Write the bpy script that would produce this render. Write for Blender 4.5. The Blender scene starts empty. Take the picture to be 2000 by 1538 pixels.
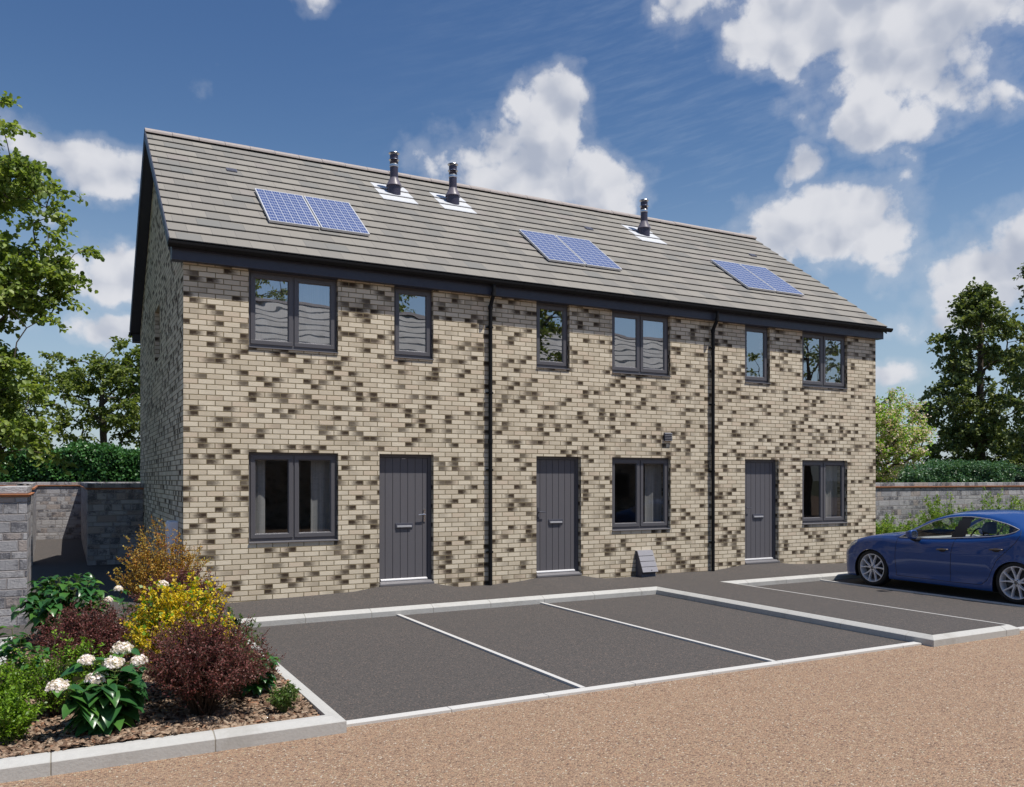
import bpy, math, random
import numpy as np
from mathutils import Vector, Matrix, noise as mnoise

S = bpy.context.scene
COL = S.collection
R = math.radians

# ------------------------------------------------------------------ camera
cam_d = bpy.data.cameras.new("camera")
cam = bpy.data.objects.new("camera", cam_d); COL.objects.link(cam)
cam.location = (0, 0, 1.9)
cam.rotation_euler = (R(90), 0, R(-27.742))
cam_d.sensor_width = 36.0
cam_d.lens = 1654.2/2000*36
cam_d.shift_y = (936.1-769)/2000
cam_d.clip_start = 0.1; cam_d.clip_end = 2000
S.camera = cam
S.view_settings.view_transform = 'Standard'
S.view_settings.look = 'None'
S.view_settings.exposure = 0.0
S.view_settings.gamma = 1.0
S.render.film_transparent = False
S.cycles.max_bounces = 8
S.cycles.transparent_max_bounces = 16
S.cycles.sample_clamp_indirect = 6.0

# ------------------------------------------------------------------ node helper
class Sk:
    """a node socket with arithmetic"""
    def __init__(s, t, k): s.t, s.k = t, k
    def __add__(s, o): return mth(s.t, 'ADD', s, o)
    def __radd__(s, o): return mth(s.t, 'ADD', s, o)
    def __sub__(s, o): return mth(s.t, 'SUBTRACT', s, o)
    def __rsub__(s, o): return mth(s.t, 'SUBTRACT', o, s)
    def __mul__(s, o): return mth(s.t, 'MULTIPLY', s, o)
    def __rmul__(s, o): return mth(s.t, 'MULTIPLY', s, o)
    def __truediv__(s, o): return mth(s.t, 'DIVIDE', s, o)
def put(t, inp, v):
    if isinstance(v, Sk): t.links.new(v.k, inp)
    elif v is not None:
        try: inp.default_value = v
        except Exception: inp.default_value = (*v, 1.0)
def mth(t, op, a, b=None, c=None, clamp=False):
    n = t.nodes.new('ShaderNodeMath'); n.operation = op; n.use_clamp = clamp
    put(t, n.inputs[0], a)
    if b is not None: put(t, n.inputs[1], b)
    if c is not None: put(t, n.inputs[2], c)
    return Sk(t, n.outputs[0])
def fl(a): return mth(a.t, 'FLOOR', a)
def absn(a): return mth(a.t, 'ABSOLUTE', a)
def mn(a, b): return mth(a.t, 'MINIMUM', a, b)
def mx(a, b): return mth(a.t, 'MAXIMUM', a, b)
def gt(a, b): return mth(a.t, 'GREATER_THAN', a, b)
def md(a, b): return mth(a.t, 'FLOORED_MODULO', a, b)
def sstep(a, lo, hi, o0=0.0, o1=1.0, kind='SMOOTHSTEP'):
    n = a.t.nodes.new('ShaderNodeMapRange'); n.interpolation_type = kind
    put(a.t, n.inputs[0], a); put(a.t, n.inputs[1], lo); put(a.t, n.inputs[2], hi)
    put(a.t, n.inputs[3], o0); put(a.t, n.inputs[4], o1)
    return Sk(a.t, n.outputs[0])
def mixc(t, f, a, b, mode='MIX'):
    n = t.nodes.new('ShaderNodeMix'); n.data_type = 'RGBA'; n.blend_type = mode
    n.clamp_factor = True
    put(t, n.inputs[0], f); put(t, n.inputs[6], a if isinstance(a, Sk) else (*a[:3], 1)); put(t, n.inputs[7], b if isinstance(b, Sk) else (*b[:3], 1))
    return Sk(t, n.outputs[2])
def comb(t, x, y, z=0.0):
    n = t.nodes.new('ShaderNodeCombineXYZ')
    put(t, n.inputs[0], x); put(t, n.inputs[1], y); put(t, n.inputs[2], z)
    return Sk(t, n.outputs[0])
def sep(v):
    n = v.t.nodes.new('ShaderNodeSeparateXYZ'); put(v.t, n.inputs[0], v)
    return [Sk(v.t, n.outputs[i]) for i in range(3)]
def noise(t, vec, scale, detail=2.0, rough=0.5, dist=0.0, col=False):
    n = t.nodes.new('ShaderNodeTexNoise'); n.noise_dimensions = '3D'
    if vec is not None: put(t, n.inputs['Vector'], vec)
    n.inputs['Scale'].default_value = scale; n.inputs['Detail'].default_value = detail
    n.inputs['Roughness'].default_value = rough; n.inputs['Distortion'].default_value = dist
    return Sk(t, n.outputs['Color' if col else 'Fac'])
def wnoise(t, vec, col=False):
    n = t.nodes.new('ShaderNodeTexWhiteNoise'); n.noise_dimensions = '3D'
    put(t, n.inputs['Vector'], vec)
    return Sk(t, n.outputs['Color' if col else 'Value'])
def voro(t, vec, scale, feature='F1', out='Distance', rand=1.0):
    n = t.nodes.new('ShaderNodeTexVoronoi'); n.feature = feature
    put(t, n.inputs['Vector'], vec); n.inputs['Scale'].default_value = scale
    n.inputs['Randomness'].default_value = rand
    return Sk(t, n.outputs[out])
def ramp(a, stops):
    n = a.t.nodes.new('ShaderNodeValToRGB'); put(a.t, n.inputs[0], a)
    e = n.color_ramp.elements
    while len(e) < len(stops): e.new(0.5)
    for i, (p, c) in enumerate(stops): e[i].position = p; e[i].color = (*c, 1)
    return Sk(a.t, n.outputs[0])
def vmul(v, s):
    n = v.t.nodes.new('ShaderNodeVectorMath'); n.operation = 'MULTIPLY'
    put(v.t, n.inputs[0], v); n.inputs[1].default_value = s
    return Sk(v.t, n.outputs[0])
def vadd(v, s):
    n = v.t.nodes.new('ShaderNodeVectorMath'); n.operation = 'ADD'
    put(v.t, n.inputs[0], v); put(v.t, n.inputs[1], s)
    return Sk(v.t, n.outputs[0])

# ------------------------------------------------------------------ world and sun
SUN = Vector((0.285, -0.355, 1.0)).normalized()      # towards the sun
el = math.asin(SUN.z); azi = math.atan2(SUN.x, SUN.y)
W = bpy.data.worlds.new("World"); S.world = W; W.use_nodes = True
t = W.node_tree; t.nodes.clear()
sky = t.nodes.new('ShaderNodeTexSky'); sky.sky_type = 'NISHITA'
sky.sun_disc = False; sky.sun_elevation = el; sky.sun_rotation = azi
sky.altitude = 300; sky.air_density = 1.25; sky.dust_density = 0.35; sky.ozone_density = 3.5
tc = t.nodes.new('ShaderNodeTexCoord'); D = Sk(t, tc.outputs['Generated'])
dx, dy, dz = sep(D)
az = mth(t, 'ARCTAN2', dx, dy)*57.2958
elv = mth(t, 'ARCSINE', dz)*57.2958
warp = noise(t, D, 10.0, 4, 0.6, col=True)
wx, wy, wz = sep(warp)
azw = az+(wx-0.5)*5.0; elw = elv+(wy-0.5)*3.4
# cumulus masses: azimuth, elevation, half width, half height, weight
blobs = [(28.2,19.8,6.6,3.0,1.05),(30.6,23.6,2.8,2.6,1.0),(33.5,19.0,3.6,2.2,1.0),(25.2,19.6,3,1.8,.9),
  (48.5,28.0,8.5,3.0,1.15),(40.5,28.8,3.5,1.3,.8),(54.5,25.2,7.0,4.2,1.0),(51.2,21.2,3.2,1.9,1.0),(56.6,21.6,2.0,2.0,.95),(60.0,23,3.2,1.6,.75),
  (46.4,19.2,1.3,1.3,.8),(48.4,15.8,5.6,2.6,1.0),(43.6,15.0,3.4,1.8,.95),(56.5,12.0,4.6,2.6,1.0),(60.0,13.5,4.0,2.5,1.0),(55.0,9.2,3.2,1.5,.85),
  (51.8,6.6,2.6,1.0,.85),(51.0,4.2,3.4,1.0,.7),
  (1.4,18.4,3.4,1.6,.9),(-2.2,19.0,2.2,1.5,.85),(1.8,12.8,3.4,1.7,.95),(2.2,9.4,2.2,1.1,.9),(-4,11,3,2,.7),(-1.5,15.2,1.3,.8,.7),
  (14.9,28.9,1.1,.8,.36),(7.4,23.6,.9,.7,.18),
  (95,20,10,5,1),(140,22,14,5,1)]
dens = None
for (a, e, ra, re, w) in blobs:
    p = (azw-a)/ra; q = (elw-e)/re
    v = w*(1.0-(p*p+q*q)*0.5)
    dens = v if dens is None else mx(dens, v)
def puff(v):
    """billowing detail: rounded lobes at three sizes plus fractal noise"""
    w = vadd(v, vmul(warp, (0.05, 0.05, 0.05)))
    a1 = voro(t, w, 17.0); a2 = voro(t, w, 43.0)
    return (0.55-a1)*0.60+(0.5-a2)*0.30
pf = puff(D)
pf2 = puff(vadd(D, (0.010, -0.008, 0.020)))
fb = noise(t, D, 9.0, 8, 0.64)
dens = dens+pf+(fb-0.5)*1.9
cov = sstep(dens, 0.44, 0.84)
soft = sstep(dens, 0.15, 0.60)*0.22
cov = mx(cov, soft)
big = warp_b = wx*0.6+fb*0.4
shade = sstep((pf-pf2)*1.7+(big-0.5)*1.3+0.62-(dens-0.9)*0.42, 0.0, 1.0)
ccol = mixc(t, shade, (5.2, 5.7, 6.9), (9.0, 9.1, 9.6))
cir = noise(t, comb(t, az*0.05+elv*0.09, elv*0.45-az*0.10, 0.0), 3.4, 5, 0.66)
cir = sstep(cir, 0.36, 0.80)*sstep(az, 12.0, 40.0)*0.15
thin = sstep(elv, 22.0, -1.0)*0.58
tint = mixc(t, sstep(elv, 8.0, 30.0), (1.0, 1.10, 1.16), (0.66, 0.84, 1.06))
lp = mixc(t, mx(cir, thin), mixc(t, 1.0, Sk(t, sky.outputs[0]), tint, 'MULTIPLY'), (5.4, 6.5, 8.2))
skyc = mixc(t, cov*0.96, lp, ccol)
bg = t.nodes.new('ShaderNodeBackground'); put(t, bg.inputs[0], skyc); bg.inputs[1].default_value = 0.082
wo = t.nodes.new('ShaderNodeOutputWorld'); t.links.new(bg.outputs[0], wo.inputs[0])
W.cycles.sampling_method = 'AUTOMATIC'

sl = bpy.data.lights.new("sun", 'SUN'); sl.energy = 5.0; sl.angle = R(0.5); sl.color = (1.0, 0.95, 0.87)
so = bpy.data.objects.new("sun", sl); COL.objects.link(so)
so.rotation_euler = SUN.to_track_quat('Z', 'Y').to_euler(); so.location = (4, -6, 20)

# ------------------------------------------------------------------ materials
def new_mat(name):
    m = bpy.data.materials.new(name); m.use_nodes = True
    t = m.node_tree; b = t.nodes['Principled BSDF']
    return m, t, b
def setb(t, b, **k):
    for n, v in k.items():
        put(t, b.inputs[n.replace('_', ' ')], v)
def bump(t, b, h, dist=0.01, strength=1.0):
    n = t.nodes.new('ShaderNodeBump'); n.inputs['Distance'].default_value = dist
    n.inputs['Strength'].default_value = strength
    put(t, n.inputs['Height'], h); t.links.new(n.outputs[0], b.inputs['Normal'])
def gpos(t): return Sk(t, t.nodes.new('ShaderNodeNewGeometry').outputs['Position'])
def gnrm(t): return Sk(t, t.nodes.new('ShaderNodeNewGeometry').outputs['True Normal'])
def opos(t): return Sk(t, t.nodes.new('ShaderNodeTexCoord').outputs['Object'])
def island(t): return Sk(t, t.nodes.new('ShaderNodeNewGeometry').outputs['Random Per Island'])

def simple(name, col, rough=0.5, metal=0.0, nz=0.0, nscale=30, coat=0.0, spec=0.5, bmp=0.0):
    m, t, b = new_mat(name)
    P = opos(t)
    if nz:
        n = noise(t, P, nscale, 5, 0.6)
        c = mixc(t, n, [x*(1-nz) for x in col], [min(1, x*(1+nz)) for x in col])
        setb(t, b, Base_Color=c)
    else: setb(t, b, Base_Color=(*col, 1))
    r = sstep(noise(t, P, nscale*0.7, 3), 0.3, 0.7, max(0, rough-0.06), min(1, rough+0.06))
    setb(t, b, Roughness=r, Metallic=metal)
    b.inputs['Specular IOR Level'].default_value = spec
    if coat: setb(t, b, Coat_Weight=coat, Coat_Roughness=0.03)
    if bmp: bump(t, b, noise(t, P, nscale*2, 4), bmp)
    return m

def brick_mat():
    m, t, b = new_mat("brick")
    x, y, z = sep(gpos(t)); nx, ny, nz = sep(gnrm(t))
    side = gt(absn(nx), 0.5)
    u = mth(t, 'MULTIPLY_ADD', side, (y-12.551)*1.0-x, x)
    BH, BW = 0.0753, 0.2276
    vr = (z-0.975)/BH; row = fl(vr); fv = vr-row
    uu = (u-2.32)/BW+md(row, 2.0)*0.5+wnoise(t, comb(t, row, 3.0, 1.0))*0.04
    bi = fl(uu); fu = uu-bi
    idv = comb(t, bi, row, side*7.0)
    rc = wnoise(t, idv, True); r1, r2, r3 = sep(rc)
    r4 = wnoise(t, comb(t, bi+31.7, row+11.3, side))
    du = mn(fu, 1.0-fu)*BW; dv = mn(fv, 1.0-fv)*BH
    wob = (noise(t, gpos(t), 60, 3)-0.5)*0.004
    d = mn(du, dv)+wob
    mk = sstep(d, 0.0035, 0.0075)
    nn = noise(t, gpos(t), 22, 5, 0.65)
    fine = noise(t, comb(t, u*18, z*110, 0.0), 1.0, 5, 0.6)
    e = mth(t, 'MULTIPLY_ADD', gt(r2, 0.45), 1.0-2.0*fu, fu)     # distance from the burnt end
    fall = sstep(e+(nn-0.5)*0.5+(fine-0.5)*0.5, 0.98, 0.30)
    top = sstep(fv+(nn-0.5)*0.8, -0.1, 0.45, 0.60, 1.0)
    dk = fall*gt(r1, 0.67)*sstep(r3, 0.0, 0.5, 0.78, 1.0)*top
    smoke = sstep(r1, 0.42, 0.70, 0.0, 0.30)*fall
    dk = mx(dk, smoke)
    base = mixc(t, r4, (0.59, 0.505, 0.38), (0.79, 0.70, 0.55))
    base = mixc(t, gt(r4, 0.86)*0.4, base, (0.50, 0.36, 0.25))
    base = mixc(t, (fine-0.35)*0.5, base, (0.36, 0.31, 0.24))
    base = mixc(t, dk*0.98, base, (0.042, 0.026, 0.016))
    mort = mixc(t, nn, (0.23, 0.18, 0.105), (0.33, 0.265, 0.16))
    c = mixc(t, mk, mort, base)
    st = noise(t, gpos(t), 0.6, 4, 0.6)
    c = mixc(t, sstep(st, 0.5, 0.8)*0.12, c, (0.30, 0.26, 0.20))
    setb(t, b, Base_Color=c, Roughness=0.9)
    b.inputs['Specular IOR Level'].default_value = 0.25
    tilt = sstep(fv, 0.0, 1.0, 0.35, 0.0, 'LINEAR')
    bump(t, b, mk*(0.8+tilt*0.6)+fine*0.12+nn*0.15, 0.011)
    return m

def stone_mat():
    m, t, b = new_mat("stone_blockwork")
    x, y, z = sep(gpos(t)); nx, ny, nz = sep(gnrm(t))
    side = gt(absn(nx), 0.6)
    u = mth(t, 'MULTIPLY_ADD', side, y*1.0-x, x)
    # courses of two heights: pairs of 0.09 + 0.14 m
    P2 = 0.23
    vp = z/P2; pr = fl(vp); fp = (vp-pr)*P2
    hi = gt(fp, 0.09)
    row = pr*2.0+hi
    hgt = 0.09+hi*0.05
    fv = (fp-hi*0.09)
    dv = mn(fv, hgt-fv)
    BW = 0.36
    uu = u/BW+wnoise(t, comb(t, row, 5.0, side))*1.0
    bi = fl(uu); fu = uu-bi
    rr = wnoise(t, comb(t, bi, row, 2.0))
    cut = 0.34+rr*0.3
    half = gt(fu, cut)*gt(rr, 0.45)
    dcut = mth(t, 'MULTIPLY_ADD', gt(rr, 0.45), (absn(fu-cut)-1.0), 1.0)
    du = mn(mn(fu, 1.0-fu), dcut)*BW
    wob = (noise(t, gpos(t), 35, 3)-0.5)*0.012
    mk = sstep(mn(du, dv)+wob, 0.003, 0.010)
    idv = comb(t, bi+half*0.37, row, side)
    r1, r2, r3 = sep(wnoise(t, idv, True))
    n1 = noise(t, gpos(t), 7, 6, 0.7); n2 = noise(t, gpos(t), 38, 5, 0.7)
    base = mixc(t, r1, (0.30, 0.295, 0.31), (0.46, 0.445, 0.445))
    base = mixc(t, gt(r2, 0.85)*0.5, base, (0.38, 0.29, 0.23))
    stain = sstep(n1+(r3-0.5)*0.30+(n2-0.5)*0.6, 0.47, 0.70)
    base = mixc(t, stain*0.85, base, (0.085, 0.085, 0.10))
    base = mixc(t, sstep(n2, 0.5, 0.75)*0.35, base, (0.60, 0.59, 0.59))
    c = mixc(t, mk, mixc(t, n2, (0.26, 0.22, 0.20), (0.44, 0.42, 0.42)), base)
    setb(t, b, Base_Color=c, Roughness=0.92)
    b.inputs['Specular IOR Level'].default_value = 0.2
    bump(t, b, mk*0.6+n2*0.7+n1*0.4, 0.02)
    return m

def roof_mat():
    m, t, b = new_mat("roof_tile")
    x, y, z = sep(gpos(t))
    yy = absn(y-16.436)
    row = fl((4.036-yy)/0.2627+0.04)
    uu = x/0.335+md(row, 2.0)*0.5
    bi = fl(uu); fu = uu-bi
    r = wnoise(t, comb(t, bi, row, 0.0)); r2 = wnoise(t, comb(t, fl(uu*0.5), row, 4.0))
    n = noise(t, gpos(t), 14, 6, 0.65); nb = noise(t, gpos(t), 1.1, 4, 0.6)
    c = ramp(r*0.75+r2*0.25, [(0.0, (0.205, 0.203, 0.190)), (0.28, (0.228, 0.214, 0.193)), (0.5, (0.258, 0.241, 0.214)), (0.78, (0.29, 0.27, 0.237)), (1.0, (0.262, 0.235, 0.218))])
    c = mixc(t, (n-0.3)*0.45, c, (0.20, 0.19, 0.175))
    c = mixc(t, sstep(nb, 0.45, 0.75)*0.22, c, (0.22, 0.205, 0.185))
    j = sstep(mn(fu, 1.0-fu), 0.003, 0.010)
    c = mixc(t, j, (0.17, 0.16, 0.15), c)
    setb(t, b, Base_Color=c, Roughness=0.88)
    b.inputs['Specular IOR Level'].default_value = 0.3
    bump(t, b, n*0.4+j*0.5, 0.004)
    return m

def aggregate(name, cols, scale, rough, bmp, dark=None):
    m, t, b = new_mat(name)
    P = gpos(t)
    vc = voro(t, P, scale, 'F1', 'Color'); a, bb, cc = sep(vc)
    vd = voro(t, P, scale, 'F1', 'Distance')
    c = ramp(a, cols)
    if dark: c = mixc(t, sstep(vd, 0.3, 0.75)*0.8, c, dark)
    n = noise(t, P, 0.5, 5, 0.6); n2 = noise(t, P, 6, 4, 0.6)
    c = mixc(t, (n-0.35)*0.5, c, [x*0.70 for x in cols[len(cols)//2][1]])
    c = mixc(t, (n2-0.4)*0.35, c, [x*1.12 for x in cols[len(cols)//2][1]])
    setb(t, b, Base_Color=c, Roughness=rough)
    b.inputs['Specular IOR Level'].default_value = 0.3
    bump(t, b, 1.0-vd*0.9, bmp)
    return m

M = {}
M['brick'] = brick_mat(); M['stone'] = stone_mat(); M['tile'] = roof_mat()
M['asphalt'] = aggregate("asphalt", [(0, (0.046, 0.044, 0.044)), (0.3, (0.072, 0.066, 0.063)), (0.6, (0.088, 0.081, 0.077)), (0.9, (0.108, 0.095, 0.09)), (1, (0.22, 0.16, 0.13))], 110, 0.85, 0.003)
M['resin'] = aggregate("resin_gravel", [(0, (0.045, 0.03, 0.03)), (0.10, (0.16, 0.095, 0.065)), (0.22, (0.31, 0.20, 0.13)), (0.5, (0.385, 0.26, 0.168)), (0.75, (0.45, 0.32, 0.215)), (0.88, (0.40, 0.21, 0.12)), (0.94, (0.42, 0.36, 0.22)), (1, (0.68, 0.62, 0.52))], 84, 0.8, 0.007, (0.20, 0.13, 0.095))
M['kerb'] = simple("kerb_concrete", (0.47, 0.465, 0.445), 0.9, nz=0.12, nscale=25, bmp=0.002, spec=0.2)
_t = M['kerb'].node_tree; _b = _t.nodes['Principled BSDF']; _src = Sk(_t, _b.inputs['Base Color'].links[0].from_socket)
put(_t, _b.inputs['Base Color'], mixc(_t, sstep(noise(_t, gpos(_t), 2.3, 6, 0.7), 0.48, 0.74)*0.45, _src, (0.30, 0.285, 0.255)))
M['line'] = simple("edging_concrete", (0.56, 0.55, 0.53), 0.9, nz=0.10, nscale=40, bmp=0.001, spec=0.2)
M['joint'] = simple("joint_sand", (0.27, 0.25, 0.21), 0.95)
M['frame'] = simple("anthracite_frame", (0.105, 0.102, 0.113), 0.42, nz=0.05, nscale=80)
M['door'] = simple("anthracite_door", (0.125, 0.12, 0.132), 0.5, nz=0.08, nscale=60)
M['groove'] = simple("door_groove", (0.02, 0.02, 0.025), 0.6)
M['sill'] = simple("grey_sill", (0.17, 0.165, 0.175), 0.4)
M['fascia'] = simple("dark_fascia", (0.040, 0.045, 0.068), 0.45, nz=0.05)
M['black'] = simple("black_plastic", (0.008, 0.008, 0.009), 0.6, spec=0.25)
M['chrome'] = simple("brushed_metal", (0.62, 0.62, 0.64), 0.25, 1.0)
M['white_metal'] = simple("light_flashing", (0.60, 0.61, 0.63), 0.55, nz=0.10)
M['flue'] = simple("flue_plum", (0.060, 0.052, 0.075), 0.35, nz=0.2, nscale=60, metal=0.3)
M['flue_cone'] = simple("flue_cone", (0.17, 0.15, 0.175), 0.4, nz=0.1)
M['ridge'] = simple("ridge_concrete", (0.36, 0.318, 0.298), 0.9, nz=0.15, nscale=12, bmp=0.003)
M['vent'] = simple("grey_blue_vent", (0.13, 0.14, 0.19), 0.5)
M['box'] = simple("grey_cabinet", (0.30, 0.295, 0.32), 0.45, nz=0.04)
M['boxd'] = simple("dark_cabinet", (0.075, 0.077, 0.10), 0.5)
M['lilac'] = simple("pale_cabinet", (0.86, 0.86, 0.94), 0.4, nz=0.04)
M['band'] = simple("terracotta_band", (0.42, 0.17, 0.075), 0.7, nz=0.25, nscale=18)
M['coping'] = M['stone']
M['plaster'] = simple("inner_plaster", (0.30, 0.28, 0.26), 0.9)
M['soil'] = simple("soil", (0.030, 0.021, 0.016), 0.95, nz=0.4, nscale=30, bmp=0.02)
M['ground'] = simple("rough_ground", (0.10, 0.105, 0.05), 0.95, nz=0.4, nscale=0.8)
M['bark'] = simple("tree_bark", (0.085, 0.066, 0.052), 0.9, nz=0.4, nscale=20, bmp=0.01)
M['stem'] = simple("green_stem", (0.10, 0.14, 0.03), 0.6)
M['twig'] = simple("brown_stem", (0.07, 0.045, 0.03), 0.7)

def chip_mat():
    m, t, b = new_mat("bark_chip"); r = island(t)
    c = ramp(r, [(0, (0.10, 0.055, 0.036)), (0.25, (0.22, 0.145, 0.10)), (0.55, (0.36, 0.26, 0.185)), (0.85, (0.48, 0.37, 0.27)), (1, (0.38, 0.19, 0.11))])
    n = noise(t, opos(t), 70, 5, 0.7)
    c = mixc(t, (n-0.3)*0.9, c, (0.09, 0.055, 0.035))
    setb(t, b, Base_Color=c, Roughness=0.9); b.inputs['Specular IOR Level'].default_value = 0.2
    bump(t, b, n, 0.004); return m
M['chip'] = chip_mat()

def leaf_mat(name, stops, gloss=0.45, trans=0.25, coat=0.0):
    m, t, b = new_mat(name)
    r = island(t); n = noise(t, opos(t), 1.4, 3)
    c = ramp(r*0.75+(n-0.5)*0.7+0.12, stops)
    setb(t, b, Base_Color=c, Roughness=gloss)
    b.inputs['Specular IOR Level'].default_value = 0.4
    if coat: setb(t, b, Coat_Weight=coat, Coat_Roughness=0.25)
    tr = t.nodes.new('ShaderNodeBsdfTranslucent')
    put(t, tr.inputs[0], mixc(t, 1.0, c, (1.5, 1.55, 0.7), 'MULTIPLY'))
    mx_ = t.nodes.new('ShaderNodeMixShader'); mx_.inputs[0].default_value = trans
    t.links.new(b.outputs[0], mx_.inputs[1]); t.links.new(tr.outputs[0], mx_.inputs[2])
    out = t.nodes['Material Output']; t.links.new(mx_.outputs[0], out.inputs[0])
    return m
M['l_tree'] = leaf_mat("leaf_lime_tree", [(0, (0.10, 0.16, 0.035)), (0.5, (0.21, 0.29, 0.065)), (1, (0.38, 0.44, 0.14))], 0.5, 0.35)
M['l_tree2'] = leaf_mat("leaf_mid_tree", [(0, (0.075, 0.115, 0.03)), (0.5, (0.15, 0.20, 0.045)), (1, (0.26, 0.29, 0.09))], 0.5, 0.35)
M['l_dark'] = leaf_mat("leaf_dark_tree", [(0, (0.055, 0.088, 0.035)), (0.5, (0.14, 0.185, 0.060)), (1, (0.30, 0.33, 0.12))], 0.5, 0.25)
M['l_hedge'] = leaf_mat("leaf_hedge", [(0, (0.028, 0.080, 0.025)), (0.5, (0.06, 0.165, 0.045)), (1, (0.15, 0.32, 0.11))], 0.32, 0.2)
M['l_hedge2'] = leaf_mat("leaf_hedge_pale", [(0, (0.035, 0.085, 0.038)), (0.5, (0.075, 0.17, 0.075)), (1, (0.19, 0.32, 0.18))], 0.4, 0.2)
M['l_spring'] = leaf_mat("leaf_spring", [(0, (0.14, 0.30, 0.025)), (1, (0.38, 0.58, 0.06))], 0.5, 0.35)
M['l_blossom'] = leaf_mat("blossom_pink", [(0, (0.66, 0.50, 0.45)), (1, (0.88, 0.76, 0.70))], 0.7, 0.3)
M['l_berb'] = leaf_mat("leaf_purple", [(0, (0.080, 0.016, 0.020)), (0.5, (0.165, 0.045, 0.042)), (1, (0.30, 0.13, 0.11))], 0.5, 0.18)
M['l_yellow'] = leaf_mat("leaf_yellow", [(0, (0.52, 0.36, 0.010)), (0.5, (0.80, 0.59, 0.02)), (1, (0.90, 0.77, 0.16))], 0.5, 0.35)
M['l_orange'] = leaf_mat("leaf_orange", [(0, (0.28, 0.065, 0.01)), (0.35, (0.46, 0.25, 0.04)), (0.7, (0.52, 0.36, 0.08)), (1, (0.33, 0.34, 0.07))], 0.5, 0.3)
M['l_small'] = leaf_mat("leaf_bright_small", [(0, (0.07, 0.15, 0.010)), (0.5, (0.17, 0.32, 0.020)), (1, (0.34, 0.50, 0.06))], 0.42, 0.3)
M['l_sprig'] = leaf_mat("leaf_sprig", [(0, (0.05, 0.10, 0.025)), (1, (0.17, 0.27, 0.07))], 0.45, 0.3)
M['l_wall'] = leaf_mat("leaf_wall_shrub", [(0, (0.10, 0.20, 0.03)), (0.5, (0.19, 0.32, 0.05)), (1, (0.42, 0.46, 0.09))], 0.45, 0.35)
M['l_petal'] = leaf_mat("petal_white", [(0, (0.84, 0.73, 0.80)), (1, (0.95, 0.91, 0.95))], 0.6, 0.25)
M['l_hyd'] = leaf_mat("leaf_hydrangea", [(0, (0.022, 0.075, 0.025)), (0.5, (0.040, 0.135, 0.036)), (0.85, (0.09, 0.21, 0.03)), (1, (0.22, 0.34, 0.04))], 0.3, 0.16, 0.1)

def solar_mat():
    m, t, b = new_mat("solar_cells")
    x, y, z = sep(gpos(t))
    n = t.nodes.new('ShaderNodeUVMap'); u, v, _ = sep(Sk(t, n.outputs[0]))
    U = u*6.0; V = v*11.0
    fu = U-fl(U); fv = V-fl(V)
    grid = sstep(mn(fu, 1.0-fu), 0.045, 0.075)*sstep(mn(fv, 1.0-fv), 0.07, 0.12)
    bus = mx(sstep(absn(fu-0.34), 0.035, 0.015), sstep(absn(fu-0.66), 0.035, 0.015))
    half = gt(md(fl(U*3.0)+fl(V*2.0), 2.0), 0.5)
    cut = sstep(absn(fv-0.5), 0.06, 0.03)*half
    nn = noise(t, gpos(t), 5, 3)
    c = mixc(t, nn, (0.026, 0.050, 0.18), (0.050, 0.085, 0.26))
    c = mixc(t, mx(bus, cut)*0.75, c, (0.55, 0.58, 0.72))
    c = mixc(t, grid, (0.50, 0.52, 0.60), c)
    setb(t, b, Base_Color=c, Roughness=0.25, Coat_Weight=1.0, Coat_Roughness=0.08)
    return m
M['solar'] = solar_mat()

def glass_mat(name, refl, rough=0.0, tint=(0.80, 0.82, 0.84), wave=0.0):
    m, t, b = new_mat(name)
    t.nodes.remove(b)
    g = t.nodes.new('ShaderNodeBsdfGlossy'); g.inputs['Roughness'].default_value = rough
    g.inputs[0].default_value = (0.95, 0.96, 1.0, 1)
    tr = t.nodes.new('ShaderNodeBsdfTransparent'); tr.inputs[0].default_value = (*tint, 1)
    fr = t.nodes.new('ShaderNodeLayerWeight'); fr.inputs[0].default_value = 0.5
    f = mth(t, 'ADD', mth(t, 'POWER', Sk(t, fr.outputs['Facing']), 5.0)*0.9, refl+0.045, clamp=True)
    if wave:
        bp = t.nodes.new('ShaderNodeBump'); bp.inputs['Distance'].default_value = wave
        x, y, z = sep(gpos(t))
        h = noise(t, comb(t, x*1.3, 0.0, z*1.8), 1.6, 1, 0.4)
        put(t, bp.inputs['Height'], h)
        t.links.new(bp.outputs[0], g.inputs['Normal'])
    mx_ = t.nodes.new('ShaderNodeMixShader'); put(t, mx_.inputs[0], f)
    t.links.new(tr.outputs[0], mx_.inputs[1]); t.links.new(g.outputs[0], mx_.inputs[2])
    t.links.new(mx_.outputs[0], t.nodes['Material Output'].inputs[0])
    return m
M['glass'] = glass_mat("window_glass", 0.40, wave=0.0010)
M['glass_low'] = glass_mat("window_glass_low", 0.01, wave=0.0006)
M['car_glass'] = glass_mat("car_glass", 0.03, tint=(0.86, 0.90, 0.88))

def curtain_mat(name, col):
    m, t, b = new_mat(name)
    setb(t, b, Base_Color=(*col, 1), Roughness=0.9)
    tr = t.nodes.new('ShaderNodeBsdfTransparent')
    mm = t.nodes.new('ShaderNodeMixShader')
    x, y, z = sep(opos(t))
    put(t, mm.inputs[0], sstep(noise(t, comb(t, x*60, 0.0, z), 1.0, 2), 0.3, 0.7, 0.05, 0.28))
    t.links.new(b.outputs[0], mm.inputs[1]); t.links.new(tr.outputs[0], mm.inputs[2])
    t.links.new(mm.outputs[0], t.nodes['Material Output'].inputs[0])
    return m
M['curtain'] = curtain_mat("sheer_curtain", (0.40, 0.385, 0.36))

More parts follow.
